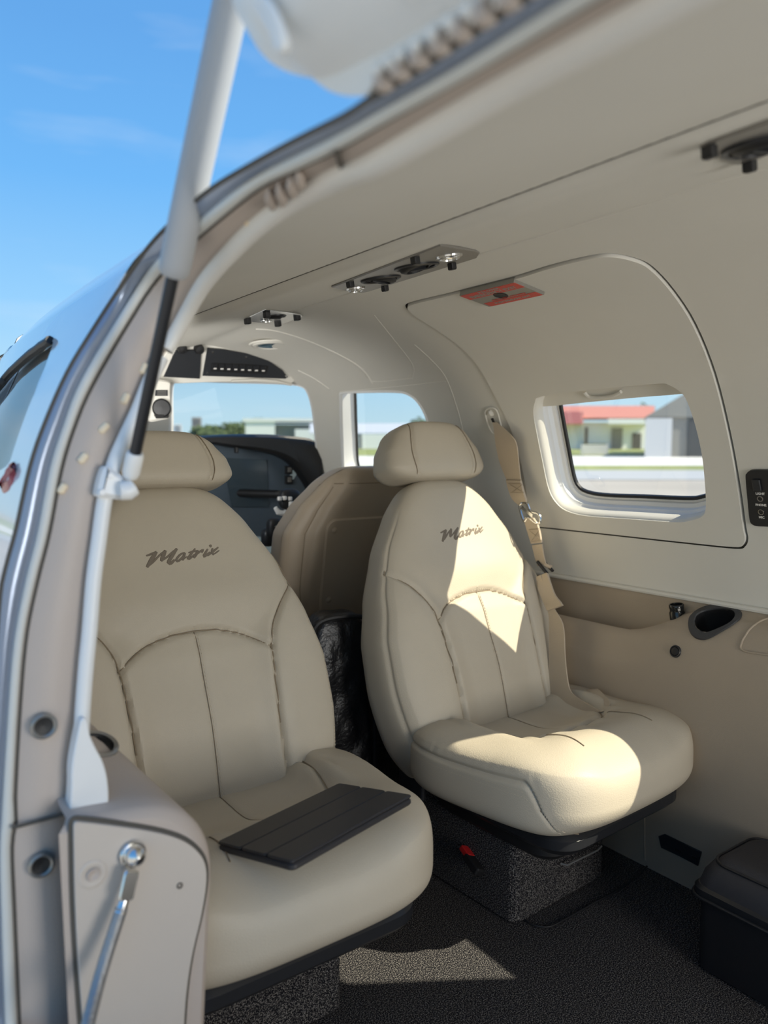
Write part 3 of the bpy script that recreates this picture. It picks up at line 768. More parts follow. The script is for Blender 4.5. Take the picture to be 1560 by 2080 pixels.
def stitch(pl, f, off=.004, sp=.0065, ln=.0034, r=.00055, both=True):
    """short thread dashes laid along a polyline on a surface f(x, z)->(point, normal)"""
    P = resample(pl, max(4, int(sum(math.dist(a, b) for a, b in zip(pl, pl[1:]))/sp)))
    parts = []
    for s in ((-1, 1) if both else (1,)):
        for a, b in zip(P, P[1:]):
            d = (b-a); L = d.length
            if L < 1e-6: continue
            d /= L; nn = V((-d.y, d.x))*off*s; u = a+nn; w = a+d*ln+nn
            p, n = f(u.x, u.y); q, m = f(w.x, w.y)
            if p is None or q is None or (p-q).length > ln*2.5: continue
            parts.append(tube([p+n*.0003, q+m*.0003], r, 4))
    return merge(*parts)
LOGO = [  # brush-script lettering, drawn as strokes: (points, width)
 ([(-0.458, 0.0344), (-0.3893, 0.0534), (-0.3244, 0.0763)], 0.0198),
 ([(-0.3244, 0.0763), (-0.3969, -0.0153), (-0.4733, -0.1107)], 0.0382),
 ([(-0.4733, -0.1107), (-0.3893, -0.0534), (-0.2901, 0.0305), (-0.2099, 0.084)], 0.0183),
 ([(-0.2099, 0.084), (-0.2519, 0.0153), (-0.2863, -0.0496)], 0.0366),
 ([(-0.2863, -0.0496), (-0.1985, 0.0), (-0.1145, 0.0611), (-0.0611, 0.0954)], 0.0183),
 ([(-0.0611, 0.0954), (-0.1298, 0.0153), (-0.1908, -0.0573), (-0.2, -0.0824), (-0.1679, -0.0878), (-0.1145, -0.0458)], 0.0321),
 ([(0.0305, 0.0344), (-0.0305, 0.0153), (-0.0878, -0.0382), (-0.0977, -0.0672), (-0.0611, -0.0626), (0.0115, -0.0038), (0.0344, 0.0321)], 0.0214),
 ([(0.0344, 0.0321), (0.0038, -0.0229), (-0.0168, -0.0649)], 0.0260),
 ([(-0.0168, -0.0626), (0.0191, -0.0344), (0.0534, -0.0191)], 0.0137),
 ([(0.1756, 0.0763), (0.1069, 0.0076), (0.055, -0.0496), (0.084, -0.0458), (0.1527, 0.0)], 0.0214),
 ([(0.0779, 0.029), (0.145, 0.042), (0.2137, 0.0496)], 0.0183),
 ([(0.2061, 0.0458), (0.1679, -0.0076), (0.1336, -0.0458)], 0.0260),
 ([(0.1527, -0.0168), (0.229, 0.0305), (0.2824, 0.055), (0.2519, 0.0115)], 0.0183),
 ([(0.3435, 0.0573), (0.3053, 0.0153), (0.2687, -0.0344), (0.2977, -0.0267), (0.3664, 0.0168)], 0.0229),
 ([(0.374, 0.0878), (0.4031, 0.1084)], 0.0260),
 ([(0.4122, 0.0649), (0.3969, 0.0229), (0.4061, -0.029)], 0.0244),
 ([(0.4924, 0.0725), (0.4122, 0.0214), (0.3206, -0.0321)], 0.0198),
 ([(0.4122, -0.0168), (0.4504, 0.0038), (0.4977, 0.029)], 0.0137),
]
def logo(x0, z0, w):
    k = w; parts = []
    for pts, wd in LOGO:
        P = resample(catmull(pts, 5), 16); ps = []; ns = []
        for p in P:
            q, n = onback(x0+p.x*k, z0+p.y*k)
            if q is None: continue
            ps.append(q+n*.0004); ns.append(n)
        if len(ps) < 3: continue
        L = []
        for i, p in enumerate(ps):
            t = (ps[min(i+1, len(ps)-1)]-ps[max(0, i-1)]).normalized(); s = ns[i].cross(t).normalized(); h = wd*k*(.75+.5*math.sin(math.pi*(i+.8)/len(ps)))*.62
            L.append([p-s*h-ns[i]*.0006, p-s*h*.7+ns[i]*.0006, p+s*h*.7+ns[i]*.0006, p+s*h-ns[i]*.0006])
        parts.append(loft(L, True, True))
    return merge(*parts)
def make_seat(name, label, cat, group, full=True):
    t = thing(name, (0, 0, 0), label, cat, group)
    lk = lambda nm, g, m, par=None, sm=True: link(nm, g[0], g[1], m, par or t, sm, True)
    b = lk('backrest', SG['backrest'], 'leather'); h = lk('headrest', SG['headrest'], 'leather'); c = lk('seat_cushion', SG['cushion'], 'leather')
    def seam_shade_line(pl, f, r=.0012):  # dark tube along a seam, painting the shadow in its crease
        P = [f(p.x, p.y) for p in resample(pl, 60)]; P = [p+n*.0012 for p, n in P if p is not None]
        for _ in range(3): P = [P[0]]+[(a+b*2+c)/4 for a, b, c in zip(P, P[1:], P[2:])]+[P[-1]]
        return tube(P, r, 5)
    if full:
        wl2 = [[(s*(pw_(HW, z)-.010), z) for z in [.0+.02*i for i in range(30)]] for s in (-1, 1)]
        for q, r in ((seam_r[8:], .0012), (seam_l[8:], .0012), (ARCH, .0012), (CENTRE, .0007), (wl2[0], .0012), (wl2[1], .0012)): lk('seam', seam_shade_line(q, onback, r), 'seam', b)
        oncush = lambda x, y: hit('cushion', V((x, y, 1)), V((0, 0, -1)))
        for q, r in ((INS, .0012), ([(0, -.27), (0, -.02)], .0007), ([(.10, -.262), (.112, -.36)], .0009), ([(-.10, -.262), (-.112, -.36)], .0009)): lk('seam', seam_shade_line(q, oncush, r), 'seam', c)
        onhead = lambda x, z: hit('headrest', MH_ @ V((x, -.5, z)), BY)
        for s in (-1, 1): lk('seam', seam_shade_line([(s*(lerp(.086, .070, smooth(.03, .142, z))+.012*math.sin(z/.142*3)), z) for z in [.004+.0067*i for i in range(20)]], onhead, .001), 'seam', h)
        tag(lk('stitching', merge(stitch(CENTRE, onback, .0035), stitch(ARCH[4:-4], onback, .0035, both=False),
                                  *[stitch([(s*(pw_(HW, z)-.020), z) for z in [.02+.03*i for i in range(19)]], onback, .0045, both=False) for s in (-1, 1)]), 'stitch', b), kind='stuff')
        lk('embroidered_lettering', logo(.0, .510, .146), 'logo', b)
        def side_hit(y, z, s):
            p, n = hit('cushion', V((s*.5, y, z)), V((-s, 0, 0))); return (p, n) if p else (None, None)
        zsf = lambda y: .312+.068*(.40-1.5*smooth(.22, .0, (y-CY0)/(CY1-CY0)))
        sd = []; sl = []
        for s in (-1, 1): sd.append(stitch([(y, zsf(y)) for y in [-.405+.012*i for i in range(34)]], lambda y, z: side_hit(y, z, s), .0042)); sl.append(seam_shade_line([(y, zsf(y)) for y in [-.405+.012*i for i in range(34)]], lambda y, z: side_hit(y, z, s)))
        tag(lk('stitching', merge(*sd), 'stitch', c), kind='stuff')
        for q in sl: lk('seam', q, 'seam', c)  # dark tubes painting the crease shadow along the cushion sides
    # black pan, legs and carpeted plinth under the cushion
    pan = [(x*1.0, y) for x, y in rrect(.41, .40, .06)]
    lk('seat_pan', slab(pan, .045, .014, Matrix.Translation(V((0, -.19, .217)))), 'blackplastic')
    lk('pan_skirt', slab(rrect(.35, .33, .05), .05, .012, Matrix.Translation(V((0, -.17, .178)))), 'black')
    lk('plinth', slab(rrect(.30, .34, .02), .185, .006, Matrix.Translation(V((0, -.06, .001)))), 'carpet')
    lk('rear_shell', slab(rrect(.40, .46, .08), .02, .008, axes(BACK0+BZ*.28+BY*.07, BX, -BZ, -BY)), 'sidewall')
    for s in (-1, 1): lk('hinge_bracket', box((s*.205, .02, .25), (.014, .08, .10), .005), 'blackplastic')
    return t
def dup(o, parent=None):
    c = o.copy(); COL.objects.link(c)
    if parent is not None: c.parent = parent
    for ch in [x for x in SCN if x.parent == o]: dup(ch, c)
    return c
seat_r = make_seat('passenger_seat', 'beige leather seat by the right wall, patches of sun on its cushion and backrest', 'seat', None)
seat_r.location = (.332, 1.285, 0); seat_r.rotation_euler = (0, 0, math.radians(3))
SCN = list(bpy.data.objects)
seat_l = dup(seat_r); seat_l['label'] = 'beige leather seat beside the doorway, all in shade, with a tablet lying on it'
hd = next(o for o in bpy.data.objects if o.parent == seat_r and o.name.startswith('headrest'))
sq = MH_ @ Matrix.Translation((.006, 0, 0)) @ Matrix.Diagonal((1.06, 1.05, 1.06, 1)) @ MH_.inverted(); hd.data = hd.data.copy(); hd.data.transform(sq)
for o in bpy.data.objects:
    if o.parent == hd: o.data = o.data.copy(); o.data.transform(sq)
hl = next(o for o in bpy.data.objects if o.parent == seat_l and o.name.startswith('headrest'))
hl.matrix_parent_inverse = Matrix()
sq = MH_ @ Matrix.Diagonal((.98, 1, .81, 1)) @ MH_.inverted(); hl.data = hl.data.copy(); hl.data.transform(sq)
for o in bpy.data.objects:
    if o.parent == hl: o.data = o.data.copy(); o.data.transform(sq)
seat_l.location = (-.356, 1.285, 0); seat_l.rotation_euler = (0, 0, 0)
# =================================================================== OUTDOORS (level ground; the aircraft stands nose-low by a degree)
HZ = 885
EF = ray(780, HZ).normalized(); EU = RT.cross(EF)
def E(px, dist, h): return CP + EF*dist + RT*((px-780)/FPX*dist) + EU*(h-1.95)
def gnd(py): return 1.95*FPX/(py-HZ)                 # distance of a ground point seen at that height
def gstrip(name, d0, d1, m, up, x0=-900, x1=3200, n=2):
    a = [E(780, d, up)+RT*w for d in (d0, d1) for w in (-260, 260)]
    return link(name, a, [(0, 1, 3, 2)], m)
tag(link('ground', [E(780, 0, 0)+EF*a+RT*b for a, b in ((-200, -700), (-200, 700), (1400, 700), (1400, -700))], [(0, 1, 2, 3)], 'apron'), kind='structure')
tag(gstrip('trim_2', gnd(975), gnd(955), 'asphalt', .02), kind='structure')
tag(gstrip('trim_3', gnd(946), gnd(927), 'road', .03), kind='structure')
tag(gstrip('trim_4', gnd(926), 150, 'grass', .02), kind='structure')
tag(gstrip('trim_5', gnd(955), gnd(946), 'grass', .025), kind='structure')
def block(px0, px1, d, h0, h1, depth, m, parent=None, name='wall'):
    a, b = E(px0, d, h0), E(px1, d, h0); v = []
    for dd in (0, depth):
        for w in (px0, px1):
            for h in (h0, h1): v.append(E(w, d+dd, h))
    return link(name, v, [(0, 1, 3, 2), (4, 6, 7, 5), (0, 2, 6, 4), (1, 5, 7, 3), (2, 3, 7, 6), (0, 4, 5, 1)], m, parent, False)
def gable(px0, px1, d, h0, h1, depth, m, parent=None, name='roof', over=.4, along=True):
    """ridged roof between two picture columns; ridge along the row or gable end towards the aircraft"""
    v = []
    if along:
        A = [(-over, h0), (depth/2, h1), (depth+over, h0)]
        for w in (px0, px1):
            for dd, h in A: v.append(E(w, d+dd, h))
    else:
        pm = (px0+px1)/2
        for dd in (-over, depth):
            for w, h in ((px0, h0), (pm, h1), (px1, h0)): v.append(E(w, d+dd, h))
    return link(name, v, [(0, 1, 4, 3), (1, 2, 5, 4), (0, 3, 5, 2), (0, 2, 1), (3, 4, 5)], m, parent, False)
def hh(py, d): return 1.95-(py-HZ)*d/FPX
D = 112
b1 = thing('house', E(1200, D, 0), 'low white building with a faded red roof and pink awning seen through the hatch window', 'building')
block(1095, 1315, D, 0, hh(858, D), 12, 'wallw', b1); gable(1080, 1325, D-1, hh(850, D), hh(822, D), 14, 'roofred', b1, 'roof')
block(1100, 1182, D-3, hh(862, D), hh(838, D), 3, 'pink', b1, 'awning'); block(1186, 1192, D-.2, 0, hh(868, D), .3, 'hangard', b1, 'doorway'); block(1282, 1300, D-.2, 0, hh(880, D), .3, 'hangard', b1, 'doorway')
block(1232, 1312, D-3, hh(862, D), hh(852, D), 3, 'wallw', b1, 'porch_roof'); block(1240, 1262, D-.3, 0, hh(870, D), .3, 'hangar', b1, 'window')
lb = thing('planter', E(1206, 79, 0), 'low white concrete planter on the grass before the white building', 'planter'); block(1178, 1234, 79, 0, hh(903, 79), 1.6, 'road', lb, 'kerb'); block(1182, 1230, 79.2, hh(903, 79), hh(901, 79), 1.2, 'tree', lb, 'hedge')
D = 70
h1 = thing('hangar', E(1400, D, 0), 'dark grey gabled hangar with a pale sliding door seen through the hatch window', 'building')
block(1312, 1520, D, 0, hh(846, D), 22, 'hangar', h1); gable(1306, 1526, D, hh(848, D), hh(782, D), 22, 'hangar', h1, 'roof', .3, False)
block(1308, 1362, D-.5, 0, hh(850, D), .4, 'hangarlt', h1, 'sliding_door'); block(1396, 1440, D-.2, 0, hh(852, D), .3, 'hangard', h1, 'doorway')
D = 115
h2 = thing('hangar', E(750, D, 0), 'low white hangar with a grey roof seen through the side cockpit window', 'building')
block(640, 860, D, 0, hh(882, D), 20, 'hangar', h2); gable(630, 870, D, hh(880, D), hh(858, D), 20, 'hangarlt', h2, 'roof'); block(735, 790, D-.4, 0, hh(882, D), .4, 'wallw', h2, 'sliding_door'); block(668, 730, D-.4, 0, hh(886, D), .4, 'hangarlt', h2, 'sliding_door')
D = 140
h3 = thing('hangar', E(580, D, 0), 'white hangar with dark open doors seen through the windscreen', 'building')
block(500, 560, D, 0, hh(855, D), 20, 'wallw', h3); block(556, 650, D+1, 0, hh(862, D), 20, 'hangar', h3, 'wing'); block(600, 642, D-.3, 0, hh(872, D), .4, 'wallw', h3, 'sliding_door'); block(495, 660, D-.2, hh(857, D), hh(850, D), 22, 'wallw', h3, 'roof')
D = 300
for i, (p0, p1, y) in enumerate(((355, 372, 862), (392, 412, 848), (448, 500, 866))):
    tw = thing('apartment_building', E(p0, D, 0), ['distant white block beyond the trees, left of the windscreen view', 'distant beige tower beyond the trees in the windscreen view', 'distant pale grey block beyond the trees, right of the beige tower'][i], 'building')
    block(p0, p1, D, 0, hh(y, D), 18, ['wallw', 'apron', 'hangarlt'][i], tw)
    for k in range(4):
        yy = y+2.6+k*4.2
        if yy < 880: block(p0+2, p1-2, D-.3, hh(yy+1.6, D), hh(yy, D), .3, 'hangar', tw, 'window_row')
def tree(px, d, w, top, label, grp=None):
    t = thing('tree', E(px, d, 0), label, 'tree', grp); vs = []; fs = []; H = hh(top, d); rnd = random.Random(int(px*7+d))
    for k in range(420):
        a = rnd.uniform(0, 2*math.pi); u = rnd.uniform(-1, 1); r = rnd.random()**.4; c = E(px, d, H*.62)+RT*(w*.5*r*math.cos(a)*math.sqrt(1-u*u))+EF*(w*.5*r*math.sin(a)*math.sqrt(1-u*u))+EU*(H*.38*r*u)
        e1 = V((rnd.gauss(0, 1), rnd.gauss(0, 1), rnd.gauss(0, 1))).normalized(); e2 = e1.orthogonal().normalized(); q = w*.085*rnd.uniform(.6, 1.2); n = len(vs)
        vs += [c-e1*q, c+e2*q*.6, c+e1*q, c-e2*q*.6+e1.cross(e2)*q*.3]; fs.append((n, n+1, n+2, n+3))
    tag(link('foliage', vs, fs, 'tree', t, False), kind='stuff'); link('trunk', *tube([E(px, d, 0), E(px, d, H*.55)], [w*.04, w*.025], 8), 'sidewall', t)
tree(425, 215, 10, 864, 'round green tree left of centre in the windscreen view'); tree(472, 190, 8, 858, 'dark green tree next to the white hangar in the windscreen view'); tree(445, 165, 9, 874, 'low wide tree just above the instrument shroud in the windscreen view')
tree(1305, 150, 6, 818, 'tree behind the red roof and the grey hangar'); tree(852, 160, 5, 848, 'dark tree behind the headrest of the right seat'); tree(822, 95, 3, 868, 'small tree beside the low white hangar in the side window')
tree(520, 210, 9, 850, 'tree standing behind the white hangar in the windscreen view')
# =================================================================== UPPER DOOR, HINGE, STRUT, HANDRAIL, CABLE
def hingept(p): return onx(p, -.607)
gaps = [hingept(p) for p in ((800, 155), (835, 130), (875, 100), (917, 70), (962, 37), (1012, 7))]
AX = V((-.607, 0, sum(g.z for g in gaps)/len(gaps)))
DA = math.radians(74); DD = V((-math.cos(DA), 0, math.sin(DA))); DN = V((-math.sin(DA), 0, -math.cos(DA)))     # door plane: away from the hinge, and its cabin-side normal (facing down and out)
def ondoor(p, off=0.): return onplane(p, AX+DN*off, DN)
door = thing('door_1', AX+V((0, .2, 0)), None, None); tag(door, kind='structure')
def doorsheet(name, px, m, thick, bulge, closed_px=True, n=5, extra=()):
    P = [ondoor(p) for p in (catmull(px, n, True) if closed_px else px)]
    q = [((p-AX).dot(DD), p.y) for p in P]; v, f = cdt(dens(q, .03), (), .03)
    def edge(w): return min(math.hypot(w[0]-a[0], w[1]-a[1]) for a in q)
    top = []; nn = []
    for w in v:
        e = clamp(edge(w)/bulge[1]); top.append(AX+DD*w.x+V((0, w.y, 0))+DN*(bulge[0]*math.sqrt(max(0, 1-(1-e)**2)))); nn.append(DN)
    vs, fs = solid(top, f, nn, 0)
    k = len(top)
    for i in range(k): vs[k+i] = top[i]*1.0; vs[k+i] = AX+DD*v[i].x+V((0, v[i].y, 0))-DN*thick
    return link(name, vs, fs, m, door)
doorsheet('inner_panel', [(486, -30), (497, 40), (515, 85), (540, 118), (568, 138), (600, 151), (632, 158), (668, 156), (705, 140), (760, 112), (830, 72), (900, 32), (990, -20), (1120, -95), (1000, -330), (800, -420), (560, -360), (490, -200)], 'white', .035, (.035, .07))
doorsheet('hinge_flange', [(634, 156), (650, 172), (672, 186), (700, 194), (728, 195), (748, 189), (760, 168), (796, 136), (876, 80), (956, 26), (1036, -24), (1176, -107), (1125, -110), (1000, -32), (905, 26), (830, 66), (760, 106), (705, 134), (668, 152)], 'trim', .012, (.006, .012))
HP = [ondoor(p, .0365) for p in catmull([(540, 30), (556, 60), (568, 92), (576, 98), (577, 85), (566, 50), (553, 22), (536, 0), (524, -6), (524, 4)], 4, True)]
link('pull_pocket_rim', *tube(HP+[HP[0]], .0035, 8), 'white', door)
for p in ((768, 140), (790, 126), (812, 112), (845, 92), (878, 68), (912, 46), (948, 22)):
    link('rivet', *disk_ring([(.0001, .003), (.003, .002), (.0042, 0)], 12, frame(ondoor(p, .006), DN)), 'trim', door)
yg = sorted(g.y for g in gaps); pitch = (yg[-1]-yg[0])/(len(yg)-1)
for i in range(-14, 8):
    y = yg[0]+pitch*(i+.5)
    if i < 6 and y > -.36: link('hinge_knuckle', *tube([V((AX.x, y-pitch*.20, AX.z)), V((AX.x, y+pitch*.20, AX.z))], .0068, 12), 'jamb', door)
link('hinge_pin', *tube([V((AX.x, -.38, AX.z)), V((AX.x, yg[-1]+pitch*.3, AX.z))], .0020, 8), 'chrome', door)
# gas strut
SB = ony((266, 962), YB-.030); ST = ony((483, -60), .60); SD = ondoor((505, -95), .02); sv = (ST-SB).normalized()
st_ = thing('gas_strut', SB, 'white gas strut with dark rod holding the upper door open', 'strut')
def at_px(p): # nearest point of the strut line to a line of sight
    d = ray(*p); n = d.cross(sv).cross(d); return SB+sv*((CP-SB).dot(n)/sv.dot(n))
SJ = at_px((357, 562))
link('rod', *tube([SB+sv*.012, SJ+sv*.02], .0062, 16), 'blackplastic', st_)
link('cylinder', *tube([SJ, SJ+sv*.004, SJ+sv*.012, ST], [.0115, .0142, .0148, .0148], 24), 'strutgrey', st_)
link('door_mount', *tube([ST-sv*.02, ST, ST.lerp(SD, .5), SD], [.008, .011, .011, .013], 14), 'white', st_)
link('end_socket', *tube([SB-sv*.004, SB+sv*.002, SB+sv*.022, SB+sv*.026], [.0075, .0095, .0095, .008], 18), 'white', st_)
# handrail along the doorway
tow = lambda p, d: p+(CP-p).normalized()*d
rail_pts = [ony(p, YB-.014) for p in ((165, 1500), (168, 1440), (175, 1350), (182, 1280), (190, 1180), (201, 1097), (213, 1013), (233, 940), (253, 893), (280, 835), (303, 778), (328, 726))]
hr = thing('handrail', rail_pts[0], 'long white handrail with a flat grip, running up the doorway jamb', 'handrail')
railc = catmull([tuple(p) for p in rail_pts], 4)
link('rail', *tube(railc, .0082, 16), 'white', hr)
GR = [(160, 1452), (174, 1455), (176, 1485), (188, 1512), (204, 1540), (213, 1572), (216, 1610), (214, 1640), (180, 1646), (139, 1648), (137, 1640), (141, 1590), (140, 1560), (146, 1520), (154, 1480)]
flatpanel('grip', [ony(p, YB-.020) for p in soft(GR, 2)], YB-.008, YB-.030, 'white', hr, 0, .0015)
BRK = [(212, 943), (228, 955), (246, 966), (262, 978), (276, 990), (268, 1014), (243, 1015), (215, 1012), (195, 1010), (196, 995), (203, 965)]
flatpanel('bracket', [ony(p, YB-.022) for p in soft(BRK, 2)], YB-.004, YB-.030, 'white', hr, 0, .005)
link('pivot_ball', *tube([ony((245, 997), YB-.034), ony((262, 996), YB-.036), ony((272, 990), YB-.036)], [.010, .0105, .009], 16), 'white', hr)
for p in ((225, 966), (208, 1000)): link('screw_head', *disk_ring([(.0001, .001), (.003, .001), (.0034, 0)], 12, frame(ony(p, YB-.0302), V((0, -1, 0)))), 'white', hr)
# ivory bead along the head of the doorway
hb_ = [p for p in C3 if p.z > ony((345, 698), YB).z-.01]
tag(link('trim_6', *tube([tow(p, .010) for p in hb_], [.0085+.004*smooth(.85, .4, p.y) for p in hb_], 12), 'trim'), kind='structure')
# cable of the lower door
cs = ony((272, 1737), YA-.012)
cb = thing('door_cable', cs, 'grey steel door cable hooked on a chrome ball stud below the armrest', 'cable')
link('ball_stud', *disk_ring([(.0135, -.006), (.0145, -.002), (.013, .001), (.0105, .001), (.0105, .004), (.0095, .009), (.006, .0125), (.0001, .0138)], 28, frame(cs, V((.1, -1, .1)))), 'chrome', cb)
c1 = ony((266, 1765), YA-.022); c2 = ony((252, 1828), YA-.026); c3 = ony((200, 1995), .755); c4 = ony((150, 2200), .70)
link('end_fitting', *slab(rrect(.016, (c2-c1).length, .004), .006, .0015, axes(c1.lerp(c2, .5), (c1-c2).cross(V((0, -1, 0))).normalized(), (c1-c2).normalized(), (c1-c2).cross(V((0, -1, 0))).normalized().cross((c1-c2).normalized()))), 'chrome', cb)
link('ferrule', *tube([c2+(c1-c2)*.15, c2, c2+(c3-c2)*.06, c2+(c3-c2)*.16], [.0045, .0055, .0055, .0068], 14), 'chrome', cb)
link('cable', *tube(catmull([tuple(c2+(c3-c2)*.10), tuple(c3), tuple(c4)], 8), .0066, 14), 'steel', cb)
# =================================================================== OVERHEAD
CN = V((0, 0, -1))
def ceil(p, off=0.): y, s = onsec(*p); return shell(y, s, -off)
def plate(name, px, m, parent, t=.004, n=3, smoothit=False):
    P = [ceil(p) for p in (catmull(px, n, True) if smoothit else px)]; c = sum(P, V())/len(P); y, s = onsec(*px[0]); 
    nrm = V((0, 0, 0))
    for i in range(len(P)): nrm += (P[i]-c).cross(P[(i+1) % len(P)]-c)
    nrm.normalize(); nrm = nrm if nrm.z < 0 else -nrm
    Fm = frame(c, nrm, V((0, 1, 0))); I = Fm.inverted(); o = [(I @ p) for p in P]; o = [(p.x, p.y) for p in o]
    if sum(o[i][0]*o[(i+1) % len(o)][1]-o[(i+1) % len(o)][0]*o[i][1] for i in range(len(o))) < 0: o = o[::-1]
    return link(name, *slab(o, t, min(.0012, t*.3), Fm, -.001), m, parent), nrm
def eyeball(p, r, n, parent, tilt=V((0, 0, 0))):
    c = ceil(p, .003); F = frame(c, n, V((0, 1, 0)))
    a = link('air_vent', *disk_ring([(r*1.22, .0), (r*1.22, .003), (r*1.1, .0045), (r, .003), (r*.98, -.003)], 32, F), 'blackplastic', parent)
    Fb = frame(c, (n+tilt).normalized(), V((0, 1, 0)))
    link('vent_ball', *disk_ring([(r*.97, -.001), (r*.92, .003), (r*.75, .006), (r*.62, .007), (r*.60, .003), (r*.3, .002), (.0001, .002)], 32, Fb), 'black', a)
    link('vent_vane', *xf(box((0, 0, .005), (r*1.15, .003, .006), .0006), Fb), 'blackplastic', a)
def reading_light(p, r, n, parent):
    c = ceil(p, .003); F = frame(c, n, V((0, 1, 0)))
    a = link('reading_light', *disk_ring([(r*1.45, .0), (r*1.4, .003), (r*1.15, .004), (r*1.1, .006), (r*.9, .007), (r*.85, .004)], 32, F), 'chrome', parent)
    link('lens', *disk_ring([(r*.85, .004), (r*.5, .0055), (.0001, .006)], 24, F), 'lens', a)
def knob(p, n, parent, s=.011, h=.012):
    c = ceil(p, .002); link('switch_knob', *xf(slab(rrect(s, s*1.15, .002), h, .0015), frame(c, n, V((0, 1, 0)))), 'black', parent)
v1 = thing('overhead_console', ceil((800, 550)), 'long grey overhead plate with two air vents, in the middle of the ceiling', 'console')
_, n1 = plate('base_plate', [(673, 580), (894, 496), (905, 496), (966, 507), (974, 512), (968, 519), (750, 590), (735, 592), (705, 589)], 'brushed', v1)
eyeball((773, 562), .030, n1, v1, V((-.2, .1, 0))); eyeball((846, 536), .031, n1, v1, V((.1, -.2, 0)))
reading_light((722, 582), .013, n1, v1); reading_light((912, 515), .015, n1, v1)
for p in ((710, 568), (781, 577), (842, 518), (917, 531)): knob(p, n1, v1)
v2 = thing('overhead_console', ceil((555, 642)), 'small overhead plate with one vent and a lamp, the foremost one on the ceiling', 'console')
_, n2 = plate('base_plate', [(495, 649), (508, 641), (540, 628), (552, 628), (610, 635), (616, 640), (580, 655), (560, 656)], 'chrome', v2)
eyeball((560, 638), .020, n2, v2); reading_light((541, 645), .013, n2, v2)
for p in ((502, 645), (541, 632), (603, 638), (564, 651)): knob(p, n2, v2, .013, .013)
v3 = thing('overhead_console', ceil((1530, 290)), 'large blurred grey overhead plate with an air vent at the right edge of the photo', 'console')
_, n3 = plate('base_plate', [(1420, 297), (1440, 284), (1600, 226), (1660, 240), (1640, 272), (1540, 318), (1500, 329), (1480, 326)], 'brushed', v3)
eyeball((1548, 287), .031, n3, v3); knob((1441, 291), n3, v3); knob((1522, 322), n3, v3)
sp_ = thing('ceiling_speaker', ceil((549, 699)), 'flat round ringed ceiling fixture behind the cockpit switches', 'speaker')
SF = frame(ceil((549, 699)), V((.0, -.08, -1)), V((0, 1, 0)))
link('rim', *disk_ring([(.060, 0), (.059, .004), (.055, .005), (.052, .003)], 40, SF), 'liner', sp_); link('inner_ring', *disk_ring([(.050, .002), (.048, .006), (.040, .007), (.036, .004)], 40, SF), 'liner', sp_)
link('dish', *disk_ring([(.036, .004), (.02, .002), (.0001, .0015)], 32, SF), mat('teal_reflection', (.03, .14, .22), .12, metal=.4), sp_)  # blue-teal reflection painted into the colour of the dish
# =================================================================== COCKPIT
o0 = ceil((480, 712)); PNrm = V((-.05, -.88, -.47)).normalized()
def op(p, off=0.): return onplane(p, o0+PNrm*off, PNrm)
def facepanel(name, px, t, m, parent, off=0., n=3, sm=True, bev=.002):
    P = [op(p, off) for p in (catmull(px, n, True) if sm else px)]; c = sum(P, V())/len(P); Fm = frame(c, PNrm, V((0, 0, 1))); I = Fm.inverted(); o = [((I @ p).x, (I @ p).y) for p in P]
    if sum(o[i][0]*o[(i+1) % len(o)][1]-o[(i+1) % len(o)][0]*o[i][1] for i in range(len(o))) < 0: o = o[::-1]
    return link(name, *slab(o, t, bev, Fm, -t), m, parent)
oh = thing('overhead_switch_panel', op((470, 740)), 'dark overhead switch panel above the windscreen with a row of rocker switches', 'panel')
facepanel('housing', [(318, 778), (322, 750), (345, 702), (372, 700), (415, 700), (460, 703), (510, 713), (555, 728), (585, 746), (597, 765), (592, 779), (520, 776), (420, 777)], .10, 'liner', oh, -.002, 2)
facepanel('blank_plate', [(333, 766), (357, 711), (410, 711), (406, 770)], .006, 'panelblack', oh, .006, 1, False)
facepanel('switch_plate', [(412, 764), (422, 707), (456, 710), (503, 719), (546, 733), (575, 753), (585, 766), (580, 770), (500, 767)], .006, 'panelblack', oh, .006, 1, False)
facepanel('switch_bezel', [(428, 755), (430, 738), (490, 739), (546, 744), (545, 752), (540, 760)], .003, 'black', oh, .008, 1, False)
for i in range(8):
    x = 437+14*i; y = 746+i*.65
    r_ = facepanel('rocker_switch', [(x-5, y+6), (x-5, y-7), (x+5, y-7), (x+5, y+6)], .006, 'blackplastic', oh, .011, 1, False, .001)
    facepanel('switch_mark', [(x-3, y+4), (x-3, y+1.5), (x+3, y+1.5), (x+3, y+4)], .001, 'printwhite', r_, .0115, 1, False, .0002)
for p in ((368, 706), (403, 707)): link('knob', *disk_ring([(.0001, .02), (.012, .018), (.0145, .010), (.0145, 0)], 20, frame(op(p, .002), PNrm)), 'black', oh)
for p in ((432, 715), (500, 725), (422, 758), (580, 764)): link('screw_head', *disk_ring([(.0001, .002), (.003, .0015), (.0035, 0)], 10, frame(op(p, .006), PNrm)), 'chrome', oh)
link('visor_edge', *tube([op(p, .004) for p in ((470, 774), (520, 772), (560, 775), (592, 782))], [.003, .006, .006, .003], 8), 'liner', oh)
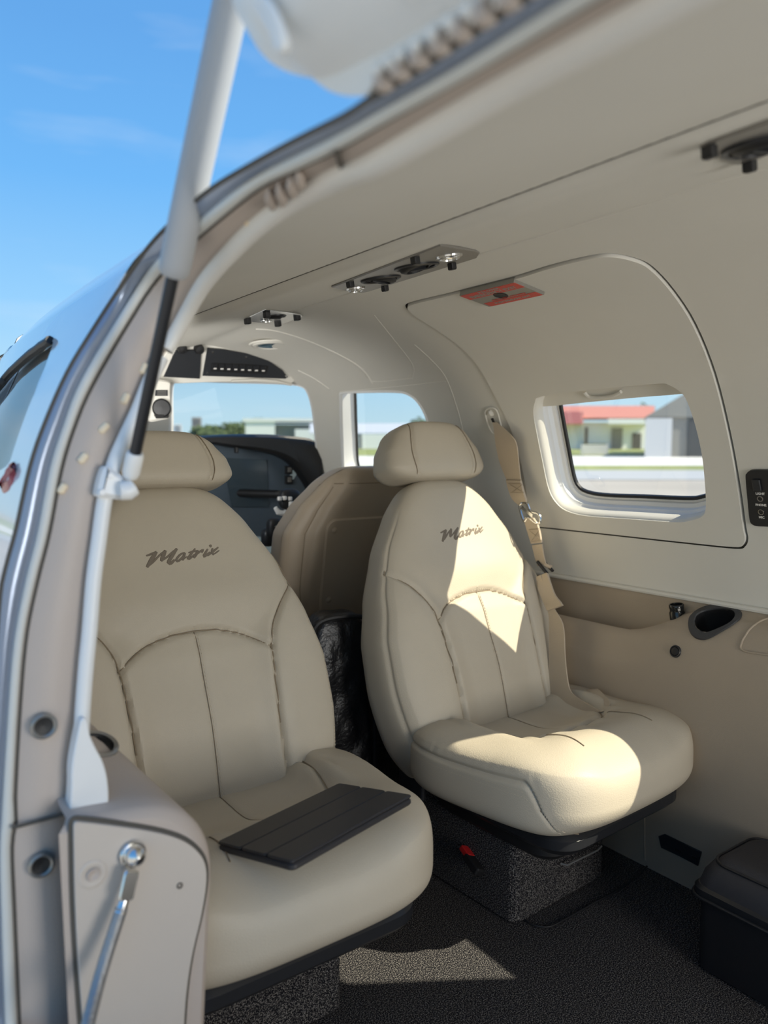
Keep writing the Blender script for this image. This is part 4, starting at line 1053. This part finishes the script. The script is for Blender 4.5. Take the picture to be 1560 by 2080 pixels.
# compass on the windscreen post
YP = 2.16
cp_ = thing('compass', ony((326, 815), YP), 'black round compass in a cream housing on the windscreen post', 'compass')
flatpanel('housing', [ony(p, YP) for p in soft([(296, 764), (325, 770), (350, 774), (348, 792), (349, 815), (352, 838), (346, 850), (330, 853), (306, 858), (298, 850)], 2)], YP+.04, YP, 'liner', cp_, 0, .006)
CF = frame(ony((328, 829), YP-.002), V((-.35, -.94, 0)))
link('dial', *disk_ring([(.026, -.004), (.0265, .006), (.024, .010), (.022, .008), (.0001, .009)], 32, CF), 'black', cp_)
flatpanel('base_clamp', [ony(p, YP-.006) for p in ((313, 842), (343, 842), (341, 849), (318, 850))], YP-.001, YP-.012, 'black', cp_, 0, .001)
dc = flatpanel('deviation_card', [ony(p, YP-.004) for p in ((316, 792), (341, 792), (341, 804), (315, 804))], YP-.001, YP-.003, 'panelblack', cp_, 0, .0004)
for k in range(3): flatpanel('card_line', [ony(p, YP-.004) for p in ((319, 794.4+k*3.2), (338, 794.4+k*3.2), (338, 795.4+k*3.2), (319, 795.4+k*3.2))], YP-.0031, YP-.0034, 'brushed', dc, 0, .0001)
# instrument panel with its shroud
YI = 2.42
ip = thing('instrument_panel', V((0, YI, .6)), 'dark instrument panel under a black padded glare shield', 'panel')
top_px = [(300, 900), (360, 892), (418, 887), (480, 884), (560, 884), (620, 889), (640, 896), (652, 905)]
low_px = [(300, 918), (360, 905), (430, 901), (480, 909), (527, 915), (570, 926), (598, 942), (618, 966), (634, 992), (646, 1020)]
tp = [ony(p, YI-.10) for p in resample([(*p, 0) for p in catmull(top_px, 6)], 40) for p in [(p[0], p[1])]]; lp = [ony(p, YI-.10) for p in resample([(*p, 0) for p in catmull(low_px, 6)], 40) for p in [(p[0], p[1])]]
lf = [V((-p.x+.04, p.y, p.z)) for p in tp[::-1] if p.x > .06]; lfl = [V((-p.x+.04, p.y, p.z)) for p in lp[::-1] if p.x > .06]
m_ = min(len(lf), len(lfl)); TPs = lf[-m_:]+tp; LPs = lfl[-m_:]+lp
link('glare_shield', *loft([[p+V((0, .45, -.03)) for p in TPs], [p+V((0, .06, .004)) for p in TPs], TPs, [a.lerp(b, .15)+V((0, -.012, 0)) for a, b in zip(TPs, LPs)], [a.lerp(b, .8)+V((0, -.010, 0)) for a, b in zip(TPs, LPs)], LPs, [p+V((0, .05, .0)) for p in LPs]], False), 'black', ip)
fc = [(-.50, .98), (-.3, 1.0), (.4, 1.0), (.54, .97), (.55, .55), (.42, .30), (-.42, .30), (-.52, .55)]
link('panel_face', *slab([(x, z) for x, z in fc][::-1], .03, .004, Matrix(((1, 0, 0, 0), (0, 0, -1, YI+.03), (0, 1, 0, 0), (0, 0, 0, 1)))), 'screen', ip)
def face(name, px, t, m, parent, y=YI, bev=.001): return flatpanel(name, [ony(p, y) for p in px], y, y-t, m, parent, 0, bev)
face('display', [(452, 930), (540, 934), (545, 1030), (470, 1030)], .006, mat('display_glass', (.045, .065, .08), .12), ip)
for a in ((578, 946), (578, 966)):
    bz = face('switch_block', [(a[0], a[1]), (a[0]+13, a[1]), (a[0]+13, a[1]+17), (a[0], a[1]+17)], .012, 'black', ip)
    face('switch_cap', [(a[0]+3, a[1]+3), (a[0]+10, a[1]+3), (a[0]+10, a[1]+13), (a[0]+3, a[1]+13)], .016, 'brushed', bz)
link('shroud_bracket', *xf(box((0, 0, 0), (.010, .02, .02), .002), Matrix.Translation(ony((480, 914), YI-.09))), 'black', ip)
YK = 2.05
yk = thing('control_yoke', ony((588, 1020), YK), 'black control yoke with white grips in front of the right front seat', 'yoke')
yp = lambda p, d=0: ony(p, YK+d)
link('shaft', *tube([yp((592, 1012)), yp((596, 1005), .2), V((yp((592, 1012)).x, YI+.005, yp((592, 1012)).z))], .014, 14), 'black', yk)
link('hub', *xf(superbox(.034, .018, .032, 3, 10), Matrix.Translation(yp((588, 1014)))), 'black', yk)
link('hand_grip', *tube([yp((588, 1022)), yp((592, 1036)), yp((597, 1058), .01), yp((594, 1070), .01)], [.009, .011, .011, .009], 12), 'white', yk)
link('hand_grip', *tube([yp((559, 1031)), yp((565, 1040)), yp((576, 1043)), yp((584, 1036))], [.006, .009, .009, .006], 12), 'white', yk)
for p in ((568, 1013), (578, 1012), (589, 1013)): link('clip', *xf(box((0, 0, 0), (.012, .012, .012), .002), Matrix.Translation(yp(p, -.02))), 'printwhite', yk)
link('clip', *xf(box((0, 0, 0), (.016, .014, .016), .002), Matrix.Translation(yp((592, 1024), -.02))), 'printwhite', yk)
YH = 1.98
hs_ = thing('headset', ony((560, 1085), YH), 'black headset with a beige band hanging below the yoke', 'headset')
link('ear_cup', *xf(superbox(.022, .018, .030, 3, 12), Matrix.Translation(ony((557, 1073), YH))), 'black', hs_)
link('ear_cup', *xf(superbox(.020, .018, .026, 3, 12), Matrix.Translation(ony((545, 1092), YH+.03))), 'blackplastic', hs_)
link('head_band', *ribbon([ony(p, YH-.01) for p in ((574, 1056), (576, 1068), (577, 1080), (575, 1092), (568, 1100))], .014, V((1, 0, 0)), .003), 'webbing', hs_)
link('boom', *tube([ony(p, YH-.02) for p in ((558, 1068), (566, 1078), (562, 1090), (566, 1106))], .004, 8), 'chrome', hs_)
link('cable', *tube([ony(p, YH) for p in ((566, 1092), (572, 1104), (566, 1120), (556, 1150))], .003, 8), 'black', hs_)
# front seats seen from behind
YF = 1.78
def frontseat_fn(q):
    z = lerp(.30, .912, (q.z+1)/2); hw = pw_([(.28, .235), (.45, .262), (.60, .285), (.74, .282), (.80, .25), (.86, .205), (.905, .175), (.92, .16)], z)
    x = q.x*hw; y = q.y*.065 - (z-.3)*.17
    if q.y < -.3: y += .012*groove(abs(abs(x)-(hw-.060)), .010)*smooth(.36, .5, z)*.6 + .010*smooth(hw-.075, hw-.045, abs(x))
    return V((x, y+.06, z))
FG = superbox(1, 1, 1, 5, 48, frontseat_fn); FB = BVHTree.FromPolygons([tuple(v) for v in FG[0]], FG[1])
def make_front():
    t = thing('front_seat', (0, 0, 0), 'tan front seat turned away, its back pocket panel showing between the two beige seats', 'seat')
    b = link('backrest', *FG, 'sidewall', t, True, True)
    def fb(x, z): r = FB.ray_cast(V((x, -2, z)), V((0, 1, 0))); return (r[0], r[1]) if r[0] else (None, None)
    for s in (-1, 1):
        P = [fb(s*(pw_([(.28, .235), (.45, .262), (.60, .285), (.74, .282), (.80, .25), (.86, .205), (.92, .17)], z)-.052), z)[0] for z in [.32+.03*i for i in range(19)]]
        link('seam', *tube([p for p in P if p], .0014, 6), 'seam', b, True, True)  # dark tube, its tone paints the crease shadow of the seam
    link('seam', *tube([p for p in [fb(-.15+.02*i, .868)[0] for i in range(16)] if p], .0012, 6), 'seam', b, True, True)  # dark tube, its tone paints the crease shadow of the seam
    o = rrect(.36, .44, .03); P = []
    c, n = fb(0, .56); F = frame(c, V((0, -1, -.17)), V((0, 0, 1)))
    pk = link('back_panel', *slab(o, .010, .004, F, -.006), 'sidewall', t, True, True)
    for x in (-.155, 0, .155):
        for y in (-.19, 0, .19):
            if x == 0 and y == 0: continue
            link('panel_button', *disk_ring([(.0001, .0075), (.006, .0065), (.0085, .0045)], 14, F @ Matrix.Translation((x, y, 0))), 'sidewall', pk, True, True)
    link('base_cushion', *superbox(1, 1, 1, 5, 16, lambda q: V((q.x*.24, .30+q.y*.25, .33+q.z*.075))), 'sidewall', t, True, True)
    link('plinth', *slab(rrect(.32, .36, .02), .25, .006, Matrix.Translation(V((0, .28, .001)))), 'carpet', t, True, True)
    return t
fs_r = make_front(); fs_r.location = (.335, YF, 0)
SCN = list(bpy.data.objects); fs_l = dup(fs_r); fs_l.location = (-.365, YF, 0); fs_l['label'] = 'tan front seat hidden behind the headrest of the seat beside the doorway'
# =================================================================== SMALL THINGS IN THE CABIN
# shoulder belt
def wallx(p, X): return onx(p, X)
blt = thing('seat_belt', ceil((1000, 850)), 'beige shoulder and lap belt hanging from the wall beside the right seat', 'belt')
AP = [(987, 838), (991, 829), (1001, 827), (1010, 832), (1016, 850), (1020, 872), (1014, 880), (1002, 878), (993, 862)]
ap = [ceil(p, .003) for p in catmull(AP, 4, True)]
link('anchor_trim', *tube(ap+[ap[0]], .0022, 8), 'liner', blt)
link('anchor_button', *disk_ring([(.0001, .006), (.006, .005), (.009, .001)], 16, frame(ceil((998, 838)), (CP-ceil((998, 838))).normalized())), 'liner', blt)
link('anchor_slot', *ribbon([ceil((1000, 849), .002), ceil((1007, 863), .002)], .006, V((.5, -.8, 0)), .0012), 'black', blt)
def band(name, LR, X, m, parent, t=.0016, n=5):
    L = catmull([tuple(onx(l, x)) for (l, r), x in zip(LR, X)], n); R_ = catmull([tuple(onx(r, x)) for (l, r), x in zip(LR, X)], n)
    loops = []
    for i, (a, b) in enumerate(zip(L, R_)):
        a, b = V(a), V(b); tg = (V(L[min(i+1, len(L)-1)])-V(L[max(0, i-1)])); nn = (b-a).cross(tg); nn = nn.normalized() if nn.length > 1e-9 else V((-1, 0, 0))
        loops.append([a-nn*t, b-nn*t, b+nn*t, a+nn*t])
    return link(name, *loft(loops, True, True), m, parent)
band('shoulder_strap', [((1001, 858), (1010, 858)), ((1004, 872), (1040, 886)), ((1008, 905), (1050, 905)), ((1016, 940), (1054, 940)), ((1030, 975), (1058, 975))], [.492, .492, .500, .520, .535], 'webbing', blt)
sl = band('strap_end', [((1029, 975), (1058, 976)), ((1036, 1000), (1065, 1002)), ((1044, 1016), (1069, 1014)), ((1056, 1026), (1069, 1023))], [.532, .538, .545, .548], 'webbing', blt, .0032)
yy = onx((1045, 978), .53)
for q0, q1 in (((1033, 982), (1059, 983)), ((1037, 1000), (1064, 1001)), ((1036, 984), (1063, 1000)), ((1061, 984), (1040, 1000))):
    link('cross_stitch', *tube([onx(q0, .528), onx(q1, .528)], .0007, 5), 'seam', sl)
mt = [onx(p, .545) for p in catmull([(1056, 1026), (1070, 1022), (1078, 1038), (1094, 1044), (1098, 1060), (1088, 1062), (1074, 1052), (1066, 1060), (1060, 1048)], 4, True)]
link('connector', *tube(mt+[mt[0]], .0030, 8), 'chrome', blt)
link('connector_tongue', *ribbon([onx((1060, 1030), .545), onx((1082, 1048), .543)], .008, V((0, -.4, .9)), .0015), 'chrome', blt)
l2 = band('lower_strap', [((1066, 1052), (1084, 1052)), ((1070, 1072), (1094, 1070)), ((1080, 1104), (1101, 1102))], [.545, .548, .555], 'webbing', blt, .003)
for q0, q1 in (((1074, 1076), (1096, 1074)), ((1079, 1100), (1100, 1098)), ((1076, 1078), (1099, 1097)), ((1096, 1076), (1080, 1098))): link('cross_stitch', *tube([onx(q0, .542), onx(q1, .546)], .0006, 5), 'seam', l2)
band('lower_strap', [((1081, 1107), (1101, 1105)), ((1088, 1136), (1106, 1134)), ((1093, 1150), (1110, 1146))], [.556, .562, .565], 'webbing', blt)
aj = onx((1103, 1156), .563)
link('adjuster_bar', *tube([onx((1092, 1141), .560), onx((1112, 1166), .556)], .0042, 10), 'blackplastic', blt)
link('adjuster_bar', *tube([onx((1104, 1140), .572), onx((1123, 1160), .572)], .0040, 10), 'blackplastic', blt)
link('adjuster_roll', *tube([onx((1106, 1147), .566), onx((1120, 1152), .572)], .0050, 10), 'webbing', blt)
band('tail_loop', [((1097, 1170), (1112, 1164)), ((1094, 1195), (1126, 1205)), ((1107, 1228), (1138, 1222)), ((1113, 1241), (1143, 1230))], [.535, .523, .514, .510], 'webbing', blt, .0032)
band('lap_strap', [((1090, 1172), (1098, 1168)), ((1094, 1200), (1110, 1196)), ((1113, 1240), (1126, 1236)), ((1116, 1275), (1144, 1270)), ((1116, 1330), (1148, 1330)), ((1116, 1380), (1152, 1372)), ((1122, 1412), (1160, 1405)), ((1140, 1436), (1184, 1424)), ((1172, 1464), (1220, 1445))], [.530, .525, .512, .504, .496, .488, .482, .476, .472], 'webbing', blt)
band('lap_strap', [((1172, 1464), (1220, 1445)), ((1190, 1464), (1234, 1440)), ((1196, 1432), (1238, 1425)), ((1190, 1402), (1214, 1400)), ((1189, 1422), (1196, 1412))], [.472, .482, .505, .535, .555], 'webbing', blt)
# right wall fittings
ch = thing('cup_holder', onside((1453, 1262)), 'dark grey oval cup holder let into the right arm ledge', 'cup holder')
RO = [sideP(*q)+side_n(sideP(*q))*.0012 for q in cup_o]; RI = [sideP(*q)+side_n(sideP(*q))*.0015 for q in cup_i]
ro = resample(RO, 48, True); ri = resample(RI, 48, True)
cc_ = sum(ri, V())/48
link('rim', *loft([[p for p in ro], [p.lerp(q, .12)+V((-.003, 0, .002)) for p, q in zip(ro, ri)], [p.lerp(q, .9)+V((-.003, 0, .002)) for p, q in zip(ro, ri)], ri]), mat('charcoal_rim', (.05, .05, .052), .5, bump=.2, scale=600), ch)
link('well', *loft([ri, [p+V((.012, 0, -.02)) for p in ri], [p.lerp(cc_, .15)+V((.022, 0, -.045)) for p in ri], [p.lerp(cc_, .95)+V((.026, 0, -.050)) for p in ri]]), 'black', ch)
bo = sideP(onside2((1396, 1240))[0]+.04, .2); bp = onx((1374, 1236), .612)
bt = thing('bottle', bp, 'dark bottle neck poking out of the wall pocket beside the cup holder', 'bottle')
link('body', *disk_ring([(.0001, -.085), (.0165, -.083), (.0165, -.03), (.0165, -.012), (.0150, -.010), (.0150, -.004), (.0158, -.003), (.0158, .004), (.0148, .0055), (.0128, .0055), (.0120, .0), (.0001, -.004)], 28, frame(bp+V((0, 0, .004)), V((-.15, .05, 1)))), 'bottle', bt)
link('cap_mark', *xf(box((0, -.0158, -.001), (.006, .0006, .006), .0001), frame(bp+V((0, 0, .002)), V((-.15, .05, 1)), V((.6, .8, 0)))), 'brushed', bt)
jp = onside((1373, 1323)); jk = thing('wall_socket', jp, 'small round black socket in the tan wall below the bottle', 'socket')
JF = frame(jp, side_n(jp))
link('ring', *disk_ring([(.0130, -.002), (.0130, .002), (.0118, .0035), (.0098, .003), (.0095, -.001)], 28, JF), 'blackplastic', jk); link('insert', *disk_ring([(.0095, .001), (.0085, .0035), (.006, .0042), (.0001, .0042)], 24, JF), 'black', jk)
# black control plate
CPX = [(1517, 968), (1519, 960), (1524, 955), (1533, 953), (1560, 953), (1600, 954), (1612, 958), (1618, 968), (1630, 1040), (1628, 1058), (1616, 1068), (1590, 1070), (1560, 1068), (1540, 1067), (1530, 1063), (1525, 1053), (1521, 1015)]
cpl = thing('control_plate', ceil((1545, 1010)), 'black plate with light and headphone sockets on the right wall behind the hatch', 'control plate')
cq = [onsec(*p) for p in catmull(CPX, 3, True)]; v, f = cdt(cq, (), .03)
nn = [(shell(q.x, q.y, -.01)-shell(q.x, q.y)).normalized() for q in v]
link('face', *solid([shell(q.x, q.y, -.005) for q in v], f, nn, .008), 'blackplastic', cpl)
def wallframe(p, off=.0055):
    y, s = onsec(*p); c = shell(y, s, -off); n = (shell(y, s, -.01)-shell(y, s)).normalized(); return frame(c, n, V((0, 0, 1)))
for p, r in (((1547, 1011), .0052), ((1549, 1038), .0052)):
    link('jack', *disk_ring([(r*1.15, 0), (r*1.1, .0012), (r*.85, .0012), (r*.8, -.0005), (.0001, -.0005)], 20, wallframe(p)), 'chrome' if p[1] > 1020 else 'brushed', cpl)
    link('jack_hole', *disk_ring([(r*.8, .0004), (.0001, .0003)], 20, wallframe(p)), 'black', cpl)
for p, w, sz in (((1547, 1001), 'LIGHT', .0064), ((1548.5, 1024), 'PHONE', .0064), ((1550, 1049), 'MIC', .0064)):
    link('lettering', *xf(text_mesh(w, sz, .0002), wallframe(p, .0054) @ Matrix.Identity(4)), 'printwhite', cpl, False)
link('rocker', *xf(slab(rrect(.016, .024, .002), .004, .0012), wallframe((1541, 983))), 'panelblack', cpl)
# foot vent strip low on the wall
fvp = [onside(p) for p in ((1340, 1697), (1352, 1693), (1427, 1729), (1420, 1757), (1383, 1738), (1345, 1720))]
fv = thing('foot_vent', sum(fvp, V())/6, 'long black slotted vent strip low on the tan wall by the floor', 'vent')
fn_ = side_n(fvp[0]); fm = frame(sum(fvp, V())/6+fn_*.001, fn_); I_ = fm.inverted(); o = [((I_ @ p).x, (I_ @ p).y) for p in fvp]
if sum(o[i][0]*o[(i+1) % 6][1]-o[(i+1) % 6][0]*o[i][1] for i in range(6)) < 0: o = o[::-1]
link('strip', *slab(o, .004, .001, fm), 'panelblack', fv)
for p in ((1381, 1725), (1415, 1740)): link('slot', *xf(slab(rrect(.016, .006, .002), .002, .0005), frame(onside(p)+fn_*.0045, fn_)), 'black', fv)
link('panel_seam', *tube([onside((1309, 1652))+fn_*.0004, onside((1310, 1700))+fn_*.0004, onside((1311, 1746))+fn_*.0004], .0022, 8), 'sidewall', wr)
# left cup holder in the arm ledge
def left_top(x, y):
    pr = leftprof(smooth(.82, 1.12, y))
    for (x0, z0), (x1, z1) in zip(pr, pr[1:]):
        if x0 <= x <= x1: return z0+(z1-z0)*(x-x0)/(x1-x0)
    return .5
lc = onz((196, 1515), .62)
for _ in range(12): lc = onz((196, 1515), left_top(lc.x, lc.y))
la = thing('cup_holder', lc, 'black cup holder in the arm ledge beside the doorway seat', 'cup holder')
link('rim', *disk_ring([(.026, -.004), (.026, .004), (.023, .006), (.020, .004)], 32, frame(lc, V((.25, -.35, 1)))), 'brushed', la); link('well', *disk_ring([(.020, .004), (.019, .0), (.0001, -.001)], 32, frame(lc, V((.25, -.35, 1)))), 'black', la)
# tablet
TA, TB, TC, TD = onz((445, 1712), .414), onz((582, 1762), .438), onz((832, 1622), .438), onz((700, 1589), .412)
tu = (TC-TB).normalized(); tv = (TA-TB); tv = (tv-tu*tv.dot(tu)).normalized(); tn = tu.cross(tv); tn = tn if tn.z > 0 else -tn
tcn = (TA+TB+TC+TD)/4; tw_, th_ = (TC-TB).length, (TA-TB).length
tb = thing('tablet', tcn, 'tablet in a dark folding cover lying on the left seat cushion', 'tablet')
TF = axes(tcn, tu, tv, tn)
link('body', *slab(rrect(tw_, th_, .010), .009, .0025, TF, -.010), 'tablet', tb)
for k in range(3):
    h = th_/3-.0016; link('cover_panel', *slab(rrect(tw_-.002, h, .005), .0040, .0014, TF @ Matrix.Translation((0, -th_/2+(k+.5)*th_/3, 0)), -.0005), 'tablet', tb)
# black case on the floor
k0 = onz((1408, 1962), 0); k1 = onz((1560, 2062), 0); kd = (k1-k0).normalized(); 
X0, Y1 = k0.x, k0.y; X1 = .572; Y0 = Y1-.42
bx = thing('cooler_case', V(((X0+X1)/2, (Y0+Y1)/2, 0)), 'black case with a charcoal padded lid on the floor by the right wall', 'case')
rim_z = onplane((1411, 1800), k0, V((0, 1, 0))).z; top_z = rim_z+.055
print('case', k0, k1, rim_z)
kc = V(((X0+X1)/2, (Y0+Y1)/2, 0)); kw, kl = X1-X0, Y1-Y0
link('body', *slab(rrect(kw, kl, .025), rim_z-.012, .006, Matrix.Translation(kc+V((0, 0, .0005)))), 'case', bx)
link('rim', *slab(rrect(kw+.018, kl+.018, .028), .026, .006, Matrix.Translation(kc+V((0, 0, rim_z-.018)))), 'blackplastic', bx)
link('rim_bead', *tube([kc+V((x, y, rim_z-.012)) for x, y in rrect(kw+.022, kl+.022, .03)+[rrect(kw+.022, kl+.022, .03)[0]]], .003, 8), 'blackplastic', bx)
lid = []
for e, zz in ((.004, rim_z+.006), (-.002, rim_z+.028), (-.012, rim_z+.044), (-.028, rim_z+.056), (-.034, rim_z+.058)): lid.append([kc+V((x, y, zz)) for x, y in rrect(kw+2*e, kl+2*e, .03)])
link('lid', *loft(lid, True, True), 'caselid', bx)
link('piping', *tube([kc+V((x, y, rim_z+.050)) for x, y in rrect(kw-.034, kl-.034, .03)+[rrect(kw-.034, kl-.034, .03)[0]]], .0028, 8), 'case', bx)
# folded foil cover between the seats
fcx = V((.080, 1.535, .0))
def foilfn(q):
    z = lerp(.004, .575, (q.z+1)/2); x = q.x*.085*(1-.12*(z/.58)); y = q.y*.055
    w = noise.noise(V((x*14, y*14, z*10)))*.006+noise.noise(V((x*40, y*40, z*34)))*.004*(1 if z > .02 else 0)
    return V((x*(1+.05*math.sin(z*30)), y+w, z))
fo = thing('folded_sun_cover', fcx, 'folded black crinkled cover standing in the gap between the two seats', 'cover')
fo.rotation_euler = (0, 0, math.radians(-12))
link('foil_fold', *superbox(1, 1, 1, 5, 44, foilfn), 'foil', fo, True, True)
e0 = [(math.copysign(.078*min(1, abs(t)), t), z) for t, z in ((-1, .05), (-1, .3), (-.95, .5), (-.8, .56), (0, .572), (.8, .56), (.95, .5), (1, .3), (1, .05))]
link('edge_binding', *tube([V((x, -.058, z)) for x, z in catmull(e0, 5)], .006, 8), 'black', fo, True, True)
# buckles
def buckle(p, pos, rot, label, stalk):
    t = thing('seat_belt_buckle', pos, label, 'buckle'); F = Matrix.Translation(pos) @ Matrix.Rotation(rot, 4, 'Y') @ Matrix.Rotation(math.radians(20), 4, 'X')
    link('body', *xf(slab(rrect(.026, .05, .005), .016, .003, Matrix.Translation((0, -.025, -.008))), F), 'black', t)
    link('release_button', *xf(slab(rrect(.022, .030, .003), .012, .002, Matrix.Translation((0, .006, -.003))), F), 'red', t)
    link('stalk', *tube(stalk, .006, 8), 'black', t)
bk1 = onz((950, 1738), .105)
buckle(None, bk1, math.radians(25), 'red seat belt buckle hanging beside the plinth of the right seat', [bk1+V((.02, .03, .03)), bk1+V((.05, .06, .07)), bk1+V((.09, .10, .10))])
bk2 = onz((697, 1579), .245)
buckle(None, bk2, math.radians(80), 'red seat belt buckle lying low in the gap behind the tablet', [bk2+V((-.02, .02, -.02)), bk2+V((-.06, .05, -.06))])
# floor plate and release bar
fp = [onz(p, .003) for p in catmull([(1064, 1866), (1083, 1879), (1114, 1883), (1145, 1869), (1200, 1838), (1268, 1800), (1330, 1745)], 5)]
link('floor_plate_edge', *tube(fp, .0022, 6), 'case', fl)
rb = thing('release_bar', onz((1180, 1740), .09), 'thin metal seat release bar in front of the right plinth', 'bar')
link('bar', *tube([onz((1139, 1754), .09), onz((1152, 1757), .09), onz((1214, 1727), .09), onz((1222, 1718), .095)], .0022, 8), 'steel', rb)
# unseen fill light of the rear cabin is added beside the sun

# groups of alike things
for o in bpy.data.objects:
    if o.parent is None and o.get('label'):
        g = {'passenger_seat': 'beige passenger seats facing aft', 'front_seat': 'tan front seats', 'overhead_console': 'vent and lamp plates along the ceiling', 'tree': 'trees across the airfield',
             'apartment_building': 'distant blocks beyond the trees', 'hangar': 'hangars across the airfield', 'seat_belt_buckle': 'red seat belt buckles', 'cup_holder': 'cup holders in the arm ledges'}.get(o.name.split('.')[0])
        if g: o['group'] = g
